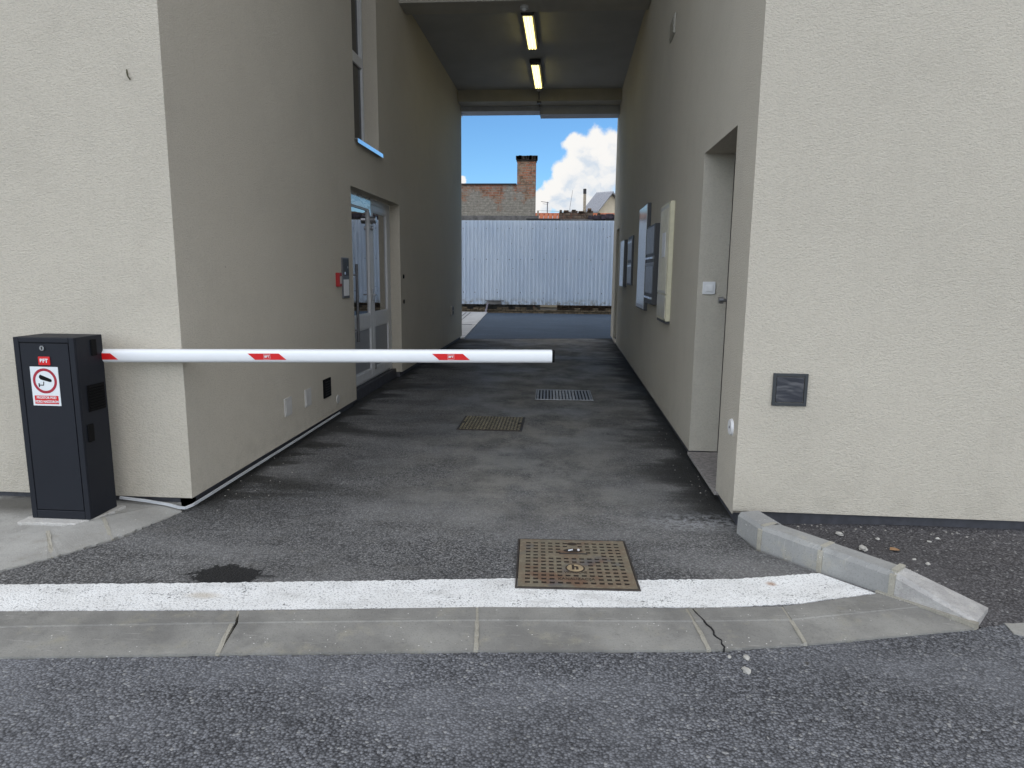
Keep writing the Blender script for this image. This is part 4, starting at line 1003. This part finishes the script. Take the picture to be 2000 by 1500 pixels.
# ------------------------------------------------------------------ courtyard: paving, fence, neighbours
struct(MB().prism([(-2.28, 15.04), (-2.90, 24.86), (-14, 24.86), (-14, 15.04)], -.05, .032), 'courtyard_paving', M_paver)
gr_ = MB()
for i in range(9): gr_.prism([(-3.15 - i * .13, 19.6), (-3.12 - i * .13, 19.6), (-3.45 - i * .15, 24.4), (-3.49 - i * .15, 24.4)], .030, .036)
gr_.box(-3.6, 18.7, .03, -2.62, 18.82, .037)
struct(gr_, 'paving_joints', M_plinth)
fn = empty('sheet_fence', (0, 25, 0), 0, 'pale blue corrugated metal fence across the back of the courtyard', 'fence')
fs = MB(); pitch = .141; x = -14.0; prev = None; zt, zb_ = 3.335, .312
prof_ = [(0, 0), (.060, .004), (.078, -.050), (.098, -.050), (.110, 0)]
pts = []
while x < 12:
    for a, b in prof_: pts.append((x + a, 25 + b + .004 * math.sin(x * 1.3)))
    x += pitch
for (xa, ya), (xb, yb) in zip(pts[:-1], pts[1:]): fs.quad((xa, ya, zb_), (xb, yb, zb_), (xb, yb, zt), (xa, ya, zt))
o = fs.build('sheet', M_fence); o.parent = fn; o.location = (0, -25, 0); md = o.modifiers.new('solid', 'SOLIDIFY'); md.thickness = .002
ps = MB()
for xp in (-13, -10, -7, -4.3, -1.2, 1.9, 5, 8, 11): ps.box(xp - .04, 25.02, 0, xp + .04, 25.1, 3.3)
ps.box(-14, 25.02, .55, 12, 25.06, .62); ps.box(-14, 25.02, 3.0, 12, 25.06, 3.07)
o = ps.build('post_frame', M_rust); o.parent = fn; o.location = (0, -25, 0)
o = MB().box(-2.93, 24.945, .32, -2.40, 24.96, .43).build('patch_plate', M_coping); o.parent = fn; o.location = (0, -25, 0)
o = MB().box(-2.99, 24.93, .435, -2.30, 24.965, .46).build('patch_rail', M_steeld); o.parent = fn; o.location = (0, -25, 0)
scw = MB()
for zz_ in (.75, 1.95, 3.05):
    for i in range(0, 180, 3):
        xx = -14 + i * pitch + .03 + random.uniform(-.006, .006); scw.box(xx - .011, 24.990, zz_ - .011 + random.uniform(-.01, .01), xx + .011, 24.9985, zz_ + .011)
o = scw.build('screws', M_rust); o.parent = fn; o.location = (0, -25, 0); o['kind'] = 'stuff'
bw = MB()
for i in range(120):
    x0 = -14 + i * .22
    for r_ in range(3):
        if r_ == 2 and random.random() < .45: continue
        o_ = .11 if r_ % 2 else 0
        bw.box(x0 + o_ + random.uniform(0, .012), 24.97 + random.uniform(-.015, .015), r_ * .078 + .001 - .03, x0 + o_ + .205, 25.16, r_ * .078 + .072 - .03)
bw.box(-14, 25.0, -.05, 12.3, 25.15, .12)
tag(bw.build('base_wall', M_basebrick, bevel=.006, seg=1), 'low crumbling brick footing wall below the metal fence', 'wall')
tag(MB().cyl((-2.98, 24.88, 0), (-2.90, 24.9, .33), .035, 10, .028).cyl((-2.90, 24.9, .33), (-2.895, 24.9, .36), .04, 10).build('stub_pipe', plain('violet grey pipe', (.30, .28, .33), .6)), 'short leaning grey stub pipe at the foot of the fence', 'pipe')

# old brick building with chimney
ob = empty('brick_building', (-5.2, 28, 0), 0, 'old windowless brick building with patches of plaster, left behind the fence', 'building')
def PO(mb, name, m, parent, **k):
    o = mb.build(name, m, parent, **k)
    q = parent
    while q.parent: q = q.parent
    if parent.type == 'EMPTY': o.location = -Vector(parent.location)
    return o
PO(MB().box(-11, 28, -.05, -1.352, 28.4, 4.955), 'wall', M_brick, ob)
PO(MB().prism([(-11, 27.95), (-2.11, 27.95), (-2.11, 34), (-11, 34)], lambda p: 4.955 - max(0, p[1] - 28.4) * .3, lambda p: 5.0 - max(0, p[1] - 28.4) * .3), 'roof', M_mailside, ob)
ch = PO(MB().box(-2.09, 27.985, 4.96, -1.352, 28.41, 5.86), 'chimney', M_chim, ob)
cpm = MB()
cpm.box(-2.12, 27.95, 5.86, -1.33, 28.44, 5.93); cpm.box(-2.145, 27.92, 5.93, -1.30, 28.46, 6.06)
for i in range(22):
    x = random.uniform(-2.14, -1.34); cpm.box(x, 27.91, 5.92 + random.uniform(-.03, .02), x + random.uniform(.05, .12), 28.0, 6.06 + random.uniform(-.02, .025))
PO(cpm, 'chimney_cap', M_cap, ch)
for p_ in list(ch.children): p_.location = (0, 0, 0)
PO(MB().box(-11, 27.70, 3.42, -1.2, 27.99, 3.72), 'ledge', M_coping, ob)
# coping wall just behind the fence
cw = MB(); x = -9.0
tag(MB().box(-14, 25.6, -.05, -1.0, 25.85, 3.40).build('boundary_wall', M_coping), 'weathered grey wall top just above the left part of the fence', 'wall')
tag(MB().prism([(-1.55, 25.55), (-.30, 25.55), (-.30, 26.1), (-1.55, 26.1)], 3.36, lambda p: 3.45 if p[1] < 25.8 else 3.47).build('shed_roof', M_mailside), 'flat dark shed roof edge above the middle of the fence', 'shed roof')
# ruined wall on the right
rw_ = MB(); top = []; x = -.36
random.seed(21)
x = -.36
while x < 6:
    w_ = random.uniform(.12, .34); h_ = 3.78 - random.uniform(0, .10) if x < .75 else 3.66 - random.uniform(0, .10)
    rw_.box(x, 26 + random.uniform(-.03, .03), -.05, x + w_ - .006, 26.4, h_)
    if random.random() < .75: rw_.box(x + .02, 25.97 + random.uniform(-.02, .02), h_ + .001, x + w_ * .7, 26.3, h_ + random.uniform(.03, .10))
    x += w_
rwo = rw_.build('ruined_wall', M_ruin, bevel=.012, seg=1)
tag(rwo, 'crumbling low brick wall rising above the right part of the fence', 'wall')
tf = MB(); x = .72
while x < 6:
    w_ = random.uniform(.15, .4); tf.box(x, 25.86 + random.uniform(-.03, .03), 3.44 + random.uniform(-.03, .03), x + w_ - .01, 26.02, 3.60 + random.uniform(-.03, .06)); x += w_
o = tf.build('tar_felt', M_dpl, rwo, bevel=.02, seg=1)
o = MB().box(-.42, 25.9, 3.34, 6, 25.99, 3.46).build('wall_ledge', M_coping, rwo)
fp = empty('flue_pipe', (.59, 26.2, 3.6), 0, 'tall pale flue pipe with a dark tip on the ruined wall', 'flue pipe')
o = MB().cyl((0, 0, 0), (-.005, 0, .80), .055, 14).build('pipe', M_pipe, fp); o = MB().cyl((-.005, 0, .80), (-.008, 0, .98), .062, 14).build('tip', M_mailside, fp)
# small house with red tiles, aerials, wire
tl = MB()
tr_ = empty('tiled_roof_house', (.2, 31, 0), 0, 'low house of which only the orange tiled roof shows above the fence', 'house')
PO(MB().box(-1.75, 30.4, -.05, 2.6, 33, 3.70), 'wall', M_gable, tr_)
rf = MB(); 
for i in range(24):
    xa = -1.9 + i * .2; rf.prism([(xa, 30.15), (xa + .185, 30.15), (xa + .185, 31.7), (xa, 31.7)], lambda p: 3.66 + (p[1] - 30.15) * .27, lambda p: 3.72 + (p[1] - 30.15) * .27)
rf.box(-1.9, 31.65, 4.05, 2.9, 31.8, 4.16)
PO(rf, 'roof', M_tile, tr_, bevel=.02, seg=1)
an = empty('roof_aerial', (-.98, 32, 4.0), 0, 'thin television aerial with a horizontal bar above the orange roof', 'aerial')
MB().cyl((0, 0, 0), (0, 0, .68), .022, 8).build('mast', M_steeld, an)
MB().tube([(-.30, 0, .70), (0, 0, .66), (.06, 0, .64)], .014, 6).tube([(-.22, 0, .60), (.03, 0, .58)], .008, 6).build('boom', M_steeld, an)
wa = empty('whip_aerial', (.053, 32, 4.0), 0, 'slanted thin whip aerial between the roof aerial and the flue pipe', 'aerial')
MB().cyl((0, 0, 0), (.0, 0, .45), .011, 6).build('base', M_steeld, wa); MB().cyl((.0, 0, .45), (.11, 0, 1.20), .011, 6, .008).build('rod', M_steeld, wa)
sp_ = empty('wire_post', (-1.32, 30.0, 3.6), 0, 'short pale post holding a wire beside the brick building', 'post')
MB().box(-.035, -.035, 0, .035, .035, .52).build('post', M_pipe, sp_); MB().tube([(.0, 0, .52), (.9, 0, .49), (2.0, 0, .47)], .006, 5).build('wire', M_steeld, sp_)
# gabled house on the right
gh = empty('gabled_house', (2.2, 35, 0), 0, 'cream gabled house with a grey sheet metal roof at the right end of the sky', 'house')
A = Vector((2.06, 34, 5.30)); Bp = Vector((1.42, 33.6, 4.45)); Cp = Vector((.83, 36.5, 4.72)); D = A + (Cp - Bp); E_ = Vector((3.0, 34.6, 4.45)); F_ = E_ + (Cp - Bp)
g = MB(); g.poly([tuple(A - Vector((0, 0, .1))), tuple(Bp), (Bp.x, Bp.y, 0), (E_.x, E_.y, 0), tuple(E_)])
g.quad(tuple(Bp), tuple(Cp), (Cp.x, Cp.y, 0), (Bp.x, Bp.y, 0)); g.quad(tuple(E_), tuple(F_), (F_.x, F_.y, 0), (E_.x, E_.y, 0))
PO(g, 'wall', M_gable, gh)
r_ = MB(); up_ = Vector((0, 0, .07)); ov = (A - D).normalized() * .22
def slab(p, q, s_, t_):
    lo = [p, q, s_, t_]; hi = [x_ + up_ for x_ in lo]
    r_._add([tuple(x_) for x_ in lo + hi], [(0, 3, 2, 1), (4, 5, 6, 7), (0, 1, 5, 4), (1, 2, 6, 5), (2, 3, 7, 6), (3, 0, 4, 7)])
slab(A + ov, Bp + ov + (Bp - A) * .12, Cp + (Bp - A) * .12, D); slab(A + ov, E_ + ov + (E_ - A) * .12, F_ + (E_ - A) * .12, D)
for i in range(9):
    f0 = i / 8; p0 = A + ov + (D - A - ov) * f0; p1 = Bp + ov + (Bp - A) * .12 + (Cp - Bp - ov) * f0
    r_.cyl(tuple(p0 + up_ * 1.1), tuple(p1 + up_ * 1.1), .035, 6)
PO(r_, 'roof', M_zinc, gh)
